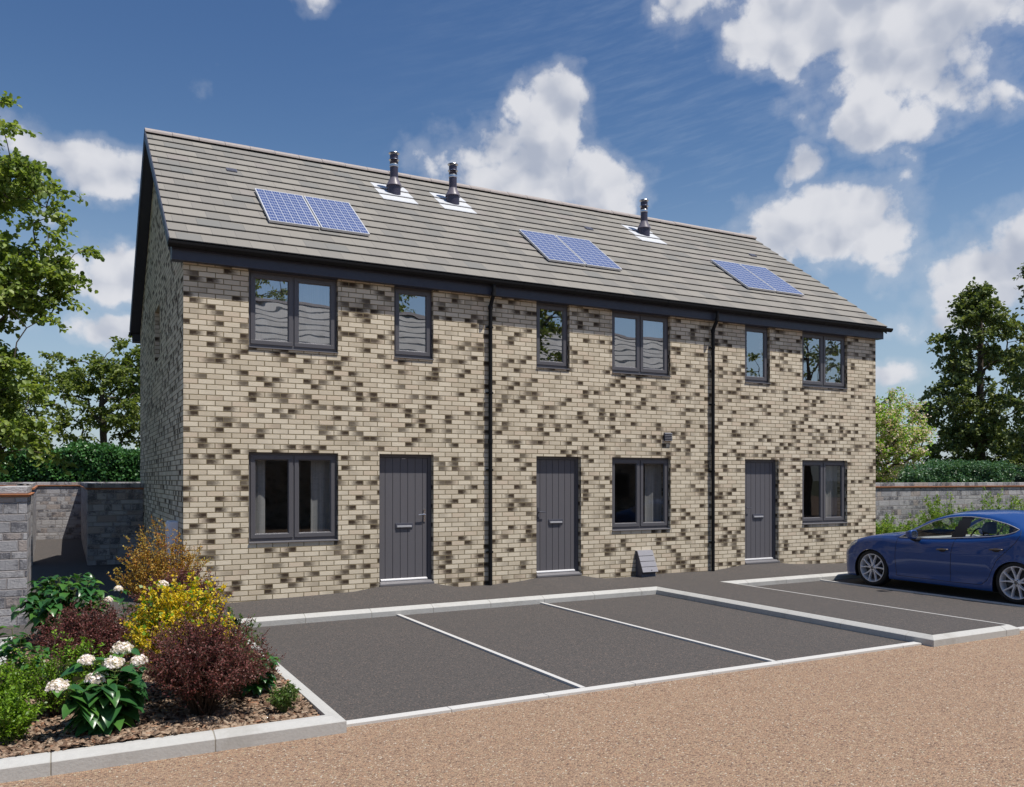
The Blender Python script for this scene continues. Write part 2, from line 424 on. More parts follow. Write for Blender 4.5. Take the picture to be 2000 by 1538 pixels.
def paint_mat():
    m, t, b = new_mat("blue_car_paint")
    n = noise(t, opos(t), 900, 2)
    setb(t, b, Base_Color=mixc(t, n, (0.001, 0.037, 0.18), (0.002, 0.066, 0.29)), Metallic=0.15, Roughness=0.45, Coat_Weight=0.8, Coat_Roughness=0.02)
    return m
M['paint'] = paint_mat()
M['tyre'] = simple("tyre_rubber", (0.012, 0.012, 0.013), 0.75, bmp=0.001)
M['rim'] = simple("alloy", (0.72, 0.72, 0.76), 0.35, 0.35)
M['rimdark'] = simple("brake_dark", (0.05, 0.05, 0.055), 0.5, 0.4)
M['cartrim'] = simple("gloss_black_trim", (0.022, 0.022, 0.024), 0.45, spec=0.3)
M['bright'] = simple("bright_trim", (0.50, 0.50, 0.52), 0.45, 0.2)
M['handle'] = simple("satin_handle", (0.17, 0.14, 0.12), 0.35, 0.5)
M['seat'] = simple("seat_cloth", (0.11, 0.10, 0.095), 0.85, nz=0.3, nscale=60)
M['dash'] = simple("dashboard", (0.34, 0.34, 0.35), 0.7)
M['lamp'] = simple("lamp_lens", (0.36, 0.38, 0.40), 0.12, 0.2, coat=1.0)

# ------------------------------------------------------------------ mesh helpers
class MB:
    def __init__(s): s.v, s.f, s.uv = [], [], {}
    def add(s, vs, fs):
        o = len(s.v); s.v += [tuple(p) for p in vs]; s.f += [tuple(i+o for i in f) for f in fs]
        return s
    def box(s, x0, x1, y0, y1, z0, z1):
        return s.add([(x0,y0,z0),(x1,y0,z0),(x1,y1,z0),(x0,y1,z0),(x0,y0,z1),(x1,y0,z1),(x1,y1,z1),(x0,y1,z1)],
              [(0,3,2,1),(4,5,6,7),(0,1,5,4),(1,2,6,5),(2,3,7,6),(3,0,4,7)])
    def quad(s, a, b, c, d): return s.add([a,b,c,d], [(0,1,2,3)])
    def ext(s, prof, x0, x1, ax='x'):
        """closed profile [(a,b)] swept along an axis: x -> (y,z), y -> (x,z)"""
        n = len(prof)
        f = (lambda p, q: (q, p[0], p[1])) if ax == 'x' else (lambda p, q: (p[0], q, p[1]))
        vs = [f(p, x0) for p in prof]+[f(p, x1) for p in prof]
        fs = [(i, (i+1) % n, n+(i+1) % n, n+i) for i in range(n)]+[tuple(range(n-1, -1, -1)), tuple(range(n, 2*n))]
        return s.add(vs, fs)
    def tube(s, pts, r, n=8, cap=True):
        pts = [Vector(p) for p in pts]; m = len(pts)
        rs = r if isinstance(r, (list, tuple)) else [r]*m
        up = None; vs = []
        for i, p in enumerate(pts):
            d = (pts[min(i+1, m-1)]-pts[max(i-1, 0)]).normalized()
            if up is None:
                up = Vector((0, 0, 1)) if abs(d.z) < 0.9 else Vector((1, 0, 0))
            a = d.cross(up).normalized(); b = a.cross(d).normalized(); up = b
            for k in range(n):
                th = 2*math.pi*k/n
                vs.append(p+(a*math.cos(th)+b*math.sin(th))*rs[i])
        fs = [(i*n+k, i*n+(k+1) % n, (i+1)*n+(k+1) % n, (i+1)*n+k) for i in range(m-1) for k in range(n)]
        if cap: fs += [tuple(range(n-1, -1, -1)), tuple((m-1)*n+k for k in range(n))]
        return s.add(vs, fs)
    def lathe(s, prof, c, ax='z', n=24, cap=True):
        """prof [(radius, height)] turned about an axis through c"""
        vs = []
        for r, h in prof:
            for k in range(n):
                th = 2*math.pi*k/n; a, b = r*math.cos(th), r*math.sin(th)
                q = (a, b, h) if ax == 'z' else ((h, a, b) if ax == 'x' else (a, h, b))
                vs.append((c[0]+q[0], c[1]+q[1], c[2]+q[2]))
        m = len(prof)
        fs = [(i*n+k, i*n+(k+1) % n, (i+1)*n+(k+1) % n, (i+1)*n+k) for i in range(m-1) for k in range(n)]
        if cap: fs += [tuple(range(n-1, -1, -1)), tuple((m-1)*n+k for k in range(n))]
        return s.add(vs, fs)

def link(name, data, parent=None):
    o = bpy.data.objects.new(name, data); COL.objects.link(o)
    if parent is not None:
        o.parent = parent
    return o
def wloc(o):
    v = Vector((0, 0, 0))
    while o is not None: v += o.location; o = o.parent
    return v
def obj(name, mb, mat, parent=None, smooth=False, bevel=0.0, origin=None):
    """link ONE mesh object; the builder's coordinates are world coordinates"""
    me = bpy.data.meshes.new(name)
    if isinstance(mb, MB):
        vs = np.array(mb.v, float); fs = mb.f
    else: vs, fs = mb
    base = wloc(parent) if parent is not None else Vector((0, 0, 0))
    if origin is None:
        org = base
    else: org = Vector(origin)
    vs = vs-np.array(org)
    if isinstance(fs, np.ndarray):
        n, k = fs.shape
        me.vertices.add(len(vs)); me.vertices.foreach_set('co', vs.astype(np.float32).ravel())
        me.loops.add(n*k); me.loops.foreach_set('vertex_index', fs.astype(np.int32).ravel())
        me.polygons.add(n); me.polygons.foreach_set('loop_start', np.arange(0, n*k, k, dtype=np.int32))
        me.update(calc_edges=True); me.validate()
    else:
        me.from_pydata([tuple(v) for v in vs], [], fs)
        me.update()
        import bmesh
        bm = bmesh.new(); bm.from_mesh(me); bmesh.ops.recalc_face_normals(bm, faces=bm.faces); bm.to_mesh(me); bm.free()
    mats = mat if isinstance(mat, (list, tuple)) else [mat]
    for q in mats: me.materials.append(q)
    if smooth:
        me.polygons.foreach_set('use_smooth', [True]*len(me.polygons))
        me.update()
    o = link(name, me, parent)
    o.location = org-base
    if bevel:
        b = o.modifiers.new('bevel', 'BEVEL'); b.width = bevel; b.segments = 2; b.limit_method = 'ANGLE'; b.angle_limit = R(40)
    return o
def smooth_angle(o, deg=35):
    me = o.data
    me.polygons.foreach_set('use_smooth', [True]*len(me.polygons))
    try: me.set_sharp_from_angle(angle=R(deg))
    except Exception: pass
def tag(o, label=None, cat=None, group=None, kind=None):
    if label: o['label'] = label
    if cat: o['category'] = cat
    if group: o['group'] = group
    if kind: o['kind'] = kind
    return o
def thing(name, loc, label, cat, group=None):
    o = bpy.data.objects.new(name, None); COL.objects.link(o); o.location = loc
    o.empty_display_size = 0.2
    return tag(o, label, cat, group)
def copy_tree(o, parent=None):
    c = o.copy(); COL.objects.link(c); c.parent = parent
    for ch in list(o.children): copy_tree(ch, c)
    return c
def struct(name, mb, mat, label, cat='ground', **k):
    return tag(obj(name, mb, mat, **k), label, cat, None, 'structure')

# ------------------------------------------------------------------ ground levels
FY = 12.551            # front wall plane
X0, X1 = 1.437, 15.485 # gable ends
BY = 20.32             # back wall plane
def g(x, y): return 0.003*(min(max(x, -5), 25)-2)-(0.004*(y-6.3) if y > 6.3 else 0)
base_prof = [(-20,.135),(1.4,.125),(2.07,.135),(2.8,.155),(3.5,.172),(3.9,.185),(4.11,.216),(4.283,.236),(5.18,.240),(5.40,.19),(5.62,.152),(6.12,.152),(6.6,.169),(6.85,.19),(7.05,.221),(7.97,.217),(8.2,.17),(8.45,.137),(9.1,.135),(9.81,.155),(10.88,.145),(11.3,.18),(11.70,.226),(12.68,.226),(12.95,.185),(13.2,.168),(14.6,.125),(60,.12)]
bx = [p[0] for p in base_prof]; bz = [p[1] for p in base_prof]
def pz(x, y):
    """height of the paved level"""
    k = 0.115+g(x, y)
    if y > FY: 
        return float(np.interp(x, bx, bz)) if X0-.02 < x < X1+.02 else 0.13
    b = float(np.interp(x, bx, bz))
    q = min(max((y-11.36)/(FY-11.36), 0), 1); q = q*q*(3-2*q)
    return k+(b-k)*q

def grid(xs, ys, zf, skip=None):
    m = MB(); idx = {}
    for i, x in enumerate(xs):
        for j, y in enumerate(ys):
            idx[i, j] = len(m.v); m.v.append((x, y, zf(x, y)))
    for i in range(len(xs)-1):
        for j in range(len(ys)-1):
            if skip and skip((xs[i]+xs[i+1])/2, (ys[j]+ys[j+1])/2): continue
            m.f.append((idx[i, j], idx[i+1, j], idx[i+1, j+1], idx[i, j+1]))
    return m
struct('ground', MB().quad((-600,-600,-.14),(600,-600,-.14),(600,900,-.14),(-600,900,-.14)), M['ground'], 'rough green brown ground reaching the horizon beyond the walls')
struct('road', grid([-40,-20,-5,0,5,10,15,20,25,40,70], [-45,-20,-8,0,4,6.42], lambda x, y: g(x, min(y,6.3))-0.002), M['resin'], 'pinkish brown resin gravel road surface in the foreground', 'road')
# bays and other asphalt at the low level
struct('parking_bay', grid([1.80,3,4.1,5.3,6.4,7.5,8.62], [6.38,8,10,11.26], lambda x, y: g(x, y)+0.003), M['asphalt'], 'dark asphalt parking bays in front of the first two front doors', 'parking bay')
struct('parking_bay', grid([10.12,11,12.3,14.7,17,20,25,30], [6.40,8,10,11.26], lambda x, y: g(x, y)+0.003), M['asphalt'], 'dark asphalt parking bays on the right where the blue car stands', 'parking bay')
struct('road', grid([-12,-6,-3,-0.72], [6.38,8,10,11.3], lambda x, y: g(x, y)+0.06), M['asphalt'], 'strip of dark asphalt left of the planted bed', 'road')
xs = sorted(set([-12,-6,-3,-1,0,1,1.437]+[round(v, 3) for v in np.arange(1.6, 15.4, 0.2)]+bx[1:-1]+[15.485,17,20,25,30]))
ys = [11.36,11.5,11.65,11.8,11.95,12.1,12.25,12.4,FY+.004]
struct('pavement', grid(xs, ys, pz), M['asphalt'], 'dark asphalt footpath that ramps up to the three front doors', 'pavement', smooth=True)
struct('path', grid([-12,-6,-3,-1,0,0.8,1.44], [FY+.004,14,17,20,22,25,28.6], lambda x, y: .13+(pz(x, FY)-.13)*max(0, 1-(y-FY))), M['asphalt'], 'dark asphalt passage between the gable wall and the garden walls', 'path')
struct('pavement', grid([8.69,9.2,9.7,10.05], [6.28,8,10,11.36], lambda x, y: .1149+g(x, y)), M['asphalt'], 'raised asphalt strip with kerbs between the two groups of parking bays', 'pavement')
struct('ground', grid([15.485,20,30,60], [FY+.004,20,60], lambda x, y: .125), M['ground'], 'planted soil between the right hand wall and the car bays')

# ------------------------------------------------------------------ kerbs
KP = [(0, -.1), (0, .072), (.012, .080), (.068, .108), (.078, .112), (.122, .114), (.122, -.1)]   # (inwards, up)
def kerb_run(m, mj, p0, p1, inward, miter0=0, miter1=0, first=0.91, step=0.915, prof=KP, gap=0.005):
    """kerb stones from p0 to p1 along its outer face; inward is the unit direction to its back"""
    p0, p1 = Vector((*p0, 0)), Vector((*p1, 0)); L = (p1-p0).length; d = (p1-p0)/L; n = Vector((*inward, 0))
    cuts = [0.0]; a = first
    while a < L-0.15: cuts.append(a); a += step
    cuts.append(L)
    for i in range(len(cuts)-1):
        a, b = cuts[i], cuts[i+1]
        r0 = miter0 if i == 0 else 0; r1 = miter1 if i == len(cuts)-2 else 0
        ga = 0 if i == 0 else gap/2; gb = 0 if i == len(cuts)-2 else gap/2
        ring = []
        for (s0, mm, gg) in ((a, r0, ga), (b, -r1, -gb)):
            for (q, h) in prof:
                p = p0+d*(s0+gg+mm*q)+n*q
                ring.append((p.x, p.y, h+g(p.x, p.y)))
        k = len(prof)
        m.add(ring, [(j, (j+1) % k, k+(j+1) % k, k+j) for j in range(k)]+[tuple(range(k-1, -1, -1)), tuple(range(k, 2*k))])
    if mj is not None:
        for a in cuts[1:-1]:
            ring = []
            for s0 in (a-gap, a+gap):
                for (q, h) in prof:
                    q2 = min(max(q, .003), .119); h2 = h-.0035 if h > 0 else h
                    p = p0+d*s0+n*q2
                    ring.append((p.x, p.y, h2+g(p.x, p.y)))
            k = len(prof)
            mj.add(ring, [(j, (j+1) % k, k+(j+1) % k, k+j) for j in range(k)])
jn = MB()
k1 = MB(); kerb_run(k1, jn, (1.95,11.235), (8.60,11.235), (0,1), 0, -1, first=.86)
struct('kerb', k1, M['kerb'], 'pale concrete kerb between the asphalt footpath and the near parking bays', 'kerb', bevel=.003)
k2 = MB(); kerb_run(k2, jn, (8.60,11.235), (8.60,6.20), (1,0), -1, 1, first=.95, step=.93)
kerb_run(k2, jn, (8.60,6.20), (10.19,6.20), (0,1), 1, 1, first=1.33)
kerb_run(k2, jn, (10.19,6.20), (10.19,11.235), (-1,0), 1, 0, first=.55)
struct('kerb', k2, M['kerb'], 'pale concrete kerb round the raised strip between the bays', 'kerb', bevel=.003)
k3 = MB(); kerb_run(k3, jn, (9.85,11.235), (24,11.235), (0,1), 0, 0, first=.75)
struct('kerb', k3, M['kerb'], 'pale concrete kerb behind the bay where the blue car is parked', 'kerb', bevel=.003)
# bed kerb (stands a little taller in front)
k4 = MB()
BP = [(0,-.1),(0,.085),(.010,.092),(.075,.112),(.082,.116),(.128,.118),(.128,-.1)]
kerb_run(k4, jn, (-3.0,6.20), (1.86,6.20), (0,1), 0, 1, first=.89, step=.99+.02, prof=BP, gap=.008)
kerb_run(k4, jn, (1.86,6.20), (1.86,11.36), (-1,0), 1, 0, first=.62, step=.915, prof=BP)
kerb_run(k4, jn, (-.66,11.35), (-.66,6.33), (1,0), 0, 0, prof=BP)
kerb_run(k4, jn, (-6,11.35), (1.73,11.35), (0,-1), 0, 0, prof=BP)
struct('kerb', k4, M['kerb'], 'pale concrete kerb round the planted bed with bark chips', 'kerb', bevel=.003)
struct('kerb', jn, M['joint'], 'thin sandy joints between the kerb stones', 'kerb')
# flush edging
def strip(x0, x1, y0, y1, h=.02, n=4, cut='x', gap=.004, first=None):
    m = MB(); L = (x1-x0) if cut == 'x' else (y1-y0); st = .915; a = 0
    ed = [0]+list(np.arange(first or st, L-.1, st))+[L]
    for i in range(len(ed)-1):
        a, b = ed[i]+(gap/2 if i else 0), ed[i+1]-gap/2
        bx0, bx1, by0, by1 = (x0+a, x0+b, y0, y1) if cut == 'x' else (x0, x1, y0+a, y0+b)
        za = g(bx0, by0); zb = g(bx1, by0); zc = g(bx1, by1); zd = g(bx0, by1)
        m.add([(bx0,by0,-.1),(bx1,by0,-.1),(bx1,by1,-.1),(bx0,by1,-.1),(bx0,by0,za+h),(bx1,by0,zb+h),(bx1,by1,zc+h),(bx0,by1,zd+h)],
              [(0,3,2,1),(4,5,6,7),(0,1,5,4),(1,2,6,5),(2,3,7,6),(3,0,4,7)])
    return m
struct('edging', strip(1.862, 8.58, 6.335, 6.435, .022), M['line'], 'narrow pale edging between the gravel road and the near bays', 'edging', bevel=.004)
struct('edging', strip(10.20, 30, 6.335, 6.435, .022), M['line'], 'narrow pale edging between the gravel road and the right hand bays', 'edging', bevel=.004)
struct('road_marking', strip(4.08, 4.131, 6.437, 11.23, .024, cut='y'), M['line'], 'pale raised bay line nearest the planted bed', 'bay line')
struct('road_marking', strip(6.393, 6.444, 6.437, 11.23, .024, cut='y'), M['line'], 'pale raised bay line in the middle of the near bays', 'bay line')
struct('road_marking', strip(12.35, 12.405, 6.437, 11.23, .024, cut='y'), M['line'], 'pale raised bay line partly in the shadow of the blue car', 'bay line')
struct('road_marking', strip(14.75, 14.81, 6.437, 11.23, .024, cut='y'), M['line'], 'pale raised bay line on the far side of the blue car', 'bay line')

# ------------------------------------------------------------------ the terrace
EY, EZ, SL = 12.40, 5.170, 0.7286
RY = 16.436
VX0, VX1 = 1.245, 15.675
house = thing('brick_terrace', (X0, FY, 0.1), 'terrace of three buff brick houses with dark flecked bricks and a grey tiled roof', 'house')
REC = 0.066
GT, GS, UT, US = 2.290, 0.975, 4.925, 3.800
OP = [  # x0,x1,z0,z1,kind
 (2.320,3.635,GS,GT,'w2l'),(4.283,5.187,.236,GT,'doorR'),(2.320,3.632,US,UT,'w2'),(4.525,5.184,US,UT,'w1'),
 (7.070,7.967,.222,GT,'doorL'),(8.620,9.930,GS,GT,'w2l'),(7.070,7.732,US,UT,'w1'),(8.620,9.925,US,UT,'w2'),
 (11.754,12.650,.228,GT,'doorL'),(13.300,14.614,GS,GT,'w2l'),(11.754,12.414,US,UT,'w1'),(13.300,14.614,US,UT,'w2')]
def wall_with_holes(m, x0, x1, z0, z1, ops, y, depth, flip=False, P=None):
    P = P or (lambda u, w, d: (u, y+d, w))
    xs = sorted({x0, x1, *[o[0] for o in ops], *[o[1] for o in ops]})
    zs = sorted({z0, z1, *[o[2] for o in ops], *[o[3] for o in ops]})
    for i in range(len(xs)-1):
        for j in range(len(zs)-1):
            cx, cz = (xs[i]+xs[i+1])/2, (zs[j]+zs[j+1])/2
            if any(o[0] < cx < o[1] and o[2] < cz < o[3] for o in ops): continue
            m.quad(P(xs[i],zs[j],0), P(xs[i+1],zs[j],0), P(xs[i+1],zs[j+1],0), P(xs[i],zs[j+1],0))
    for o in ops:
        a, b, c, d = o[:4]
        m.quad(P(a,c,0),P(a,d,0),P(a,d,depth),P(a,c,depth)); m.quad(P(b,c,0),P(b,d,0),P(b,d,depth),P(b,c,depth))
        m.quad(P(a,d,0),P(b,d,0),P(b,d,depth),P(a,d,depth)); m.quad(P(a,c,0),P(b,c,0),P(b,c,depth),P(a,c,depth))
w = MB()
ZT = 4.96
wall_with_holes(w, X0, X1, -.1, ZT, OP, FY, .30)
def gable(m, x, sgn, ops):
    rz = 5.17+SL*(RY-EY)-.16
    e0 = ZT; zz = lambda y: 5.17+SL*((y-EY) if y < RY else (2*RY-EY-y))-.16
    P = lambda u, wz, d: (x+d*sgn, u, wz)
    wall_with_holes(m, FY, BY, -.1, ZT, ops, 0, .24, P=P)
    m.add([(x,FY,ZT),(x,BY,ZT),(x,BY,zz(BY)),(x,RY,zz(RY)),(x,FY,zz(FY))], [(0,1,2,3,4)])
gable(w, X0, 1, [(15.93,16.86,4.03,ZT)]); gable(w, X1, -1, [])
w.quad((X0,BY,-.1),(X1,BY,-.1),(X1,BY,ZT),(X0,BY,ZT))
obj('wall', w, M['brick'], house)
# inner skin and floors so that the rooms are dim but real
inn = MB()
inn.box(X0+.3, X1-.3, FY+.32, BY-.3, 2.45, 3.0)
inn.box(X0+.3, X1-.3, FY+.32, BY-.3, .05, .10)
inn.quad((X0+.3,16.4,.1),(X1-.3,16.4,.1),(X1-.3,16.4,6),(X0+.3,16.4,6))
for xx in (X0+.3, 6.05, 6.2, 10.75, 10.95, X1-.3): inn.quad((xx,FY+.31,.1),(xx,BY-.3,.1),(xx,BY-.3,5),(xx,FY+.31,5))
inn.quad((X0+.3,FY+.32,5.0),(X1-.3,FY+.32,5.0),(X1-.3,BY,5.0),(X0+.3,BY,5.0))
obj('inner_structure', inn, M['plaster'], house)

# --- windows
def make_window(o, lower):
    x0, x1, z0, z1, kind = o
    yf = FY+REC                        # outer frame plane
    two = kind.startswith('w2'); zb = z0+.018
    fr = MB(); fw = .045
    fr.box(x0+.002, x1-.002, yf, yf+.07, zb, zb+.052); fr.box(x0+.002, x1-.002, yf, yf+.07, z1-.05, z1-.002)
    fr.box(x0+.002, x0+fw, yf, yf+.07, zb+.052, z1-.05); fr.box(x1-fw, x1-.002, yf, yf+.07, zb+.052, z1-.05)
    cx = (x0+x1)/2
    if two: fr.box(cx-.022, cx+.022, yf+.001, yf+.069, zb+.052, z1-.05)
    root = obj('window', fr, M['frame'], house, bevel=.004)
    spans = [(x0+fw-.008, cx-.012), (cx+.012, x1-fw+.008)] if two else [(x0+fw-.008, x1-fw+.008)]
    for (a, b) in spans:
        sa = MB(); q = .058; c, d = zb+.044, z1-.042; ys = yf-.014
        # mitred sash with a sloped bead
        for (A, B, C, Dd) in ((a, b, c, c+q), (a, b, d-q, d)): sa.box(A, B, ys, yf+.05, C, Dd)
        for (A, B) in ((a, a+q), (b-q, b)): sa.box(A, B, ys, yf+.05, c+q, d-q)
        i0, i1, j0, j1 = a+q, b-q, c+q, d-q; e = .014; yb = ys+.020
        for ring in (((i0,j0),(i1,j0),(i1-e,j0+e),(i0+e,j0+e)), ((i0,j1),(i0+e,j1-e),(i1-e,j1-e),(i1,j1)), ((i0,j0),(i0+e,j0+e),(i0+e,j1-e),(i0,j1)), ((i1,j0),(i1,j1),(i1-e,j1-e),(i1-e,j0+e))):
            ys_ = [ys if (p[0] in (i0, i1) and p[1] in (j0, j1)) else yb for p in ring]
            sa.add([(p[0], ys_[k]+.001, p[1]) for k, p in enumerate(ring)], [(0,1,2,3)])
        obj('sash', sa, M['frame'], root, bevel=.003)
        gp = MB(); gp.quad((i0,yb+.006,j0),(i1,yb+.006,j0),(i1,yb+.006,j1),(i0,yb+.006,j1))
        obj('pane', gp, M['glass_low'] if lower else M['glass'], root)
    si = MB(); ov = .022
    si.add([(x0+.001,FY-ov,z0-.004),(x1-.001,FY-ov,z0-.004),(x1-.001,yf,z0-.004),(x0+.001,yf,z0-.004),(x0+.001,FY-ov,z0+.010),(x1-.001,FY-ov,z0+.010),(x1-.001,yf,z0+.017),(x0+.001,yf,z0+.017)],
           [(0,3,2,1),(4,5,6,7),(0,1,5,4),(1,2,6,5),(2,3,7,6),(3,0,4,7)])
    obj('sill', si, M['sill'], root)
    return root
def make_door(o, right):
    x0, x1, z0, z1, _ = o; yf = FY+.085
    fr = MB(); fw = .040
    fr.box(x0+.002, x0+fw, yf, yf+.08, z0, z1-.002); fr.box(x1-fw-.02, x1-.002, yf, yf+.08, z0, z1-.002); fr.box(x0+fw, x1-fw-.02, yf, yf+.08, z1-.052, z1-.002)
    root = obj('door', fr, M['frame'], house, bevel=.004)
    a, b, c, d = x0+fw+.004, x1-fw-.024, z0+.085, z1-.056
    lf = MB(); n = 7; xs = [a]+[a+.085+(b-a-.17)*k/5 for k in range(6)]+[b]
    yl = yf+.020
    gr = MB(); gr.box(a, b, yl+.006, yl+.04, c, d)
    for i in range(7):
        lf.box(xs[i]+(.0035 if i else 0), xs[i+1]-(.0035 if i < 6 else 0), yl, yl+.012, c, d)
    obj('leaf', lf, M['door'], root, bevel=.002)
    obj('groove', gr, M['groove'], root)
    ts = MB(); ts.box(x0+.001, x1-.001, FY-.035, yf+.08, z0+.001, z0+.034)
    ts.add([(x0+.02,FY-.01,z0+.034),(x1-.02,FY-.01,z0+.034),(x1-.02,yf+.03,z0+.036),(x0+.02,yf+.03,z0+.036),(x0+.02,FY+.03,z0+.058),(x1-.02,FY+.03,z0+.058),(x1-.02,yf+.03,z0+.064),(x0+.02,yf+.03,z0+.064)],
           [(4,5,6,7),(0,1,5,4),(1,2,6,5),(3,0,4,7)])
    obj('threshold', ts, M['sill'], root, bevel=.004)
    wb = MB(); wb.add([(a+.01,yl-.028,z0+.070),(b-.01,yl-.028,z0+.070),(b-.01,yl,z0+.070),(a+.01,yl,z0+.070),(a+.01,yl-.024,z0+.082),(b-.01,yl-.024,z0+.082),(b-.01,yl,z0+.100),(a+.01,yl,z0+.100)],
           [(0,3,2,1),(4,5,6,7),(0,1,5,4),(1,2,6,5),(2,3,7,6),(3,0,4,7)])
    obj('weather_bar', wb, M['bright'], root)
    cx = (a+b)/2
    lp = MB(); lp.box(cx-.145, cx+.145, yl-.012, yl, 1.125, 1.205)
    obj('letter_plate', lp, M['boxd'], root, bevel=.003)
    lp = MB(); lp.box(cx-.122, cx+.122, yl-.030, yl-.0121, 1.138, 1.166)
    obj('letter_flap', lp, M['bright'], root, bevel=.003)
    hx = (b-.055) if right else (a+.050)
    hd = MB(); hd.box(hx-.014, hx+.014, yl-.010, yl, 1.215, 1.415)
    s = -1 if right else 1
    hd.tube([(hx, yl-.01, 1.335), (hx, yl-.05, 1.335)], .009, 8)
    hd.tube([(hx-.004*s, yl-.05, 1.335), (hx+.05*s, yl-.052, 1.337), (hx+.115*s, yl-.05, 1.330)], [.010, .009, .008], 8)
    hd.lathe([(.010, -.014), (.010, 0)], (hx, yl, 1.245), 'y', 10)
    obj('handle', hd, M['chrome'] if right else M['boxd'], root)
    if right:
        p = MB(); p.box(cx-.035, cx+.035, yl-.004, yl+.001, d-.016, d-.007); obj('number_plate', p, M['chrome'], root)
for o in OP:
    if o[4].startswith('door'): make_door(o, o[4] == 'doorR')
    else: make_window(o, o[4].endswith('l'))
# small gable window
gw = MB(); gw.box(X0+.15, X0+.19, 15.93, 16.86, 4.03, ZT)
obj('window', gw, M['frame'], house)

# --- roof
rf = MB(); NC = 15; gy = .2627
def course(m, y0, y1, side):
    """one course of tiles; side 0 front, 1 back"""
    th = .011
    def Y(y): return y if side == 0 else 2*RY-y
    zs = lambda y: EZ+SL*(y-EY)
    a, b = zs(y0)+.026, zs(y1)-.004
    vs = []
    for x in (VX0, VX1):
        vs += [(x, Y(y0), a), (x, Y(y1+.03), b+.03*SL), (x, Y(y1+.03), b+.03*SL-.02), (x, Y(y0+.004), a-th)]
    m.add(vs, [(0,4,5,1),(3,2,6,7),(0,3,7,4),(1,5,6,2),(0,1,2,3),(4,7,6,5)])
for k in range(NC+1):
    y0 = EY+k*gy; y1 = min(EY+(k+1)*gy, RY-.02)
    if y1-y0 < .03: continue
    course(rf, y0, y1, 0); course(rf, y0, y1, 1)
obj('roof', rf, M['tile'], house)
gap = MB()
for k in range(NC+1):
    y0 = EY+k*gy
    for s in (0, 1):
        yy = (y0+.028) if s == 0 else 2*RY-(y0+.028); z0 = EZ+SL*(y0+.028-EY)
        gap.box(VX0+.004, VX1-.004, min(yy, yy+(.012 if s == 0 else -.012)), max(yy, yy+(.012 if s == 0 else -.012)), z0-.03, z0+.020)
obj('course_shadow', gap, M['black'], house)  # black strips set in the gaps to draw the shadow line below each course
un = MB()   # battens and felt under the tiles close the shell
for s in (0, 1):
    Yf = (lambda y: y) if s == 0 else (lambda y: 2*RY-y)
    un.add([(VX0+.04, Yf(EY+.05), EZ+SL*.05-.10), (VX1-.04, Yf(EY+.05), EZ+SL*.05-.10), (VX1-.04, Yf(RY), EZ+SL*(RY-EY)-.10), (VX0+.04, Yf(RY), EZ+SL*(RY-EY)-.10)], [(0,1,2,3)])
obj('soffit', un, M['black'], house)
zr = EZ+SL*(RY-EY)
rd = MB(); prof = [(-.125,-.085),(-.118,-.052),(-.06,-.008),(-.018,.018),(.018,.018),(.06,-.008),(.118,-.052),(.125,-.085),(.09,-.085),(.0,-.03),(-.09,-.085)]
x = VX0-.01; rr = random.Random(3)
while x < VX1-.02:
    x2 = min(x+.455, VX1+.01); dzz = rr.uniform(-.003, .003)
    rd.ext([(RY+a, zr+.042+b+dzz) for a, b in prof], x, x2-.006); x = x2
obj('ridge_tile', rd, M['ridge'], house)
ru = MB(); ru.ext([(RY-.105, zr-.06), (RY-.105, zr-.022), (RY, zr+.03), (RY+.105, zr-.022), (RY+.105, zr-.06)], VX0+.01, VX1-.01)
obj('ridge_strip', ru, M['black'], house)
# verges: barge boards with a dark cap
for (vx, s) in ((VX0, -1), (VX1, 1)):
    vb = MB(); cp = MB()
    for side in (0, 1):
        Yf = (lambda y: y) if side == 0 else (lambda y: 2*RY-y)
        z = lambda y: EZ+SL*(y-EY)
        a, b = EY+.02, RY
        x0, x1 = (vx-.012, vx+.012) if s < 0 else (vx-.012, vx+.004)
        vs = [(xx, Yf(yy), z(yy)+dz_) for xx in (x0, x1) for (yy, dz_) in ((a, .0), (b, .0), (b, -.16), (a, -.15))]
        vb.add(vs, [(0,1,2,3),(7,6,5,4),(0,4,5,1),(1,5,6,2),(2,6,7,3),(3,7,4,0)])
        if s < 0:
            x0, x1 = vx-.018, vx+.001
            vs = [(xx, Yf(yy), z(yy)+dz_) for xx in (x0, x1) for (yy, dz_) in ((a, .030), (b, .030), (b, -.03), (a, -.03))]
            cp.add(vs, [(0,1,2,3),(7,6,5,4),(0,4,5,1),(1,5,6,2),(2,6,7,3),(3,7,4,0)])
        # soffit board under the overhang
        wx = X0 if s < 0 else X1
        vs = [(xx, Yf(yy), z(yy)-.15) for xx in (vx, wx) for yy in (a+.1, b)]
        vb.add(vs, [(0,1,3,2)])
    obj('barge_board', vb, M['fascia'] if s < 0 else M['black'], house)
    if s < 0: obj('verge_trim', cp, M['fascia'], house)
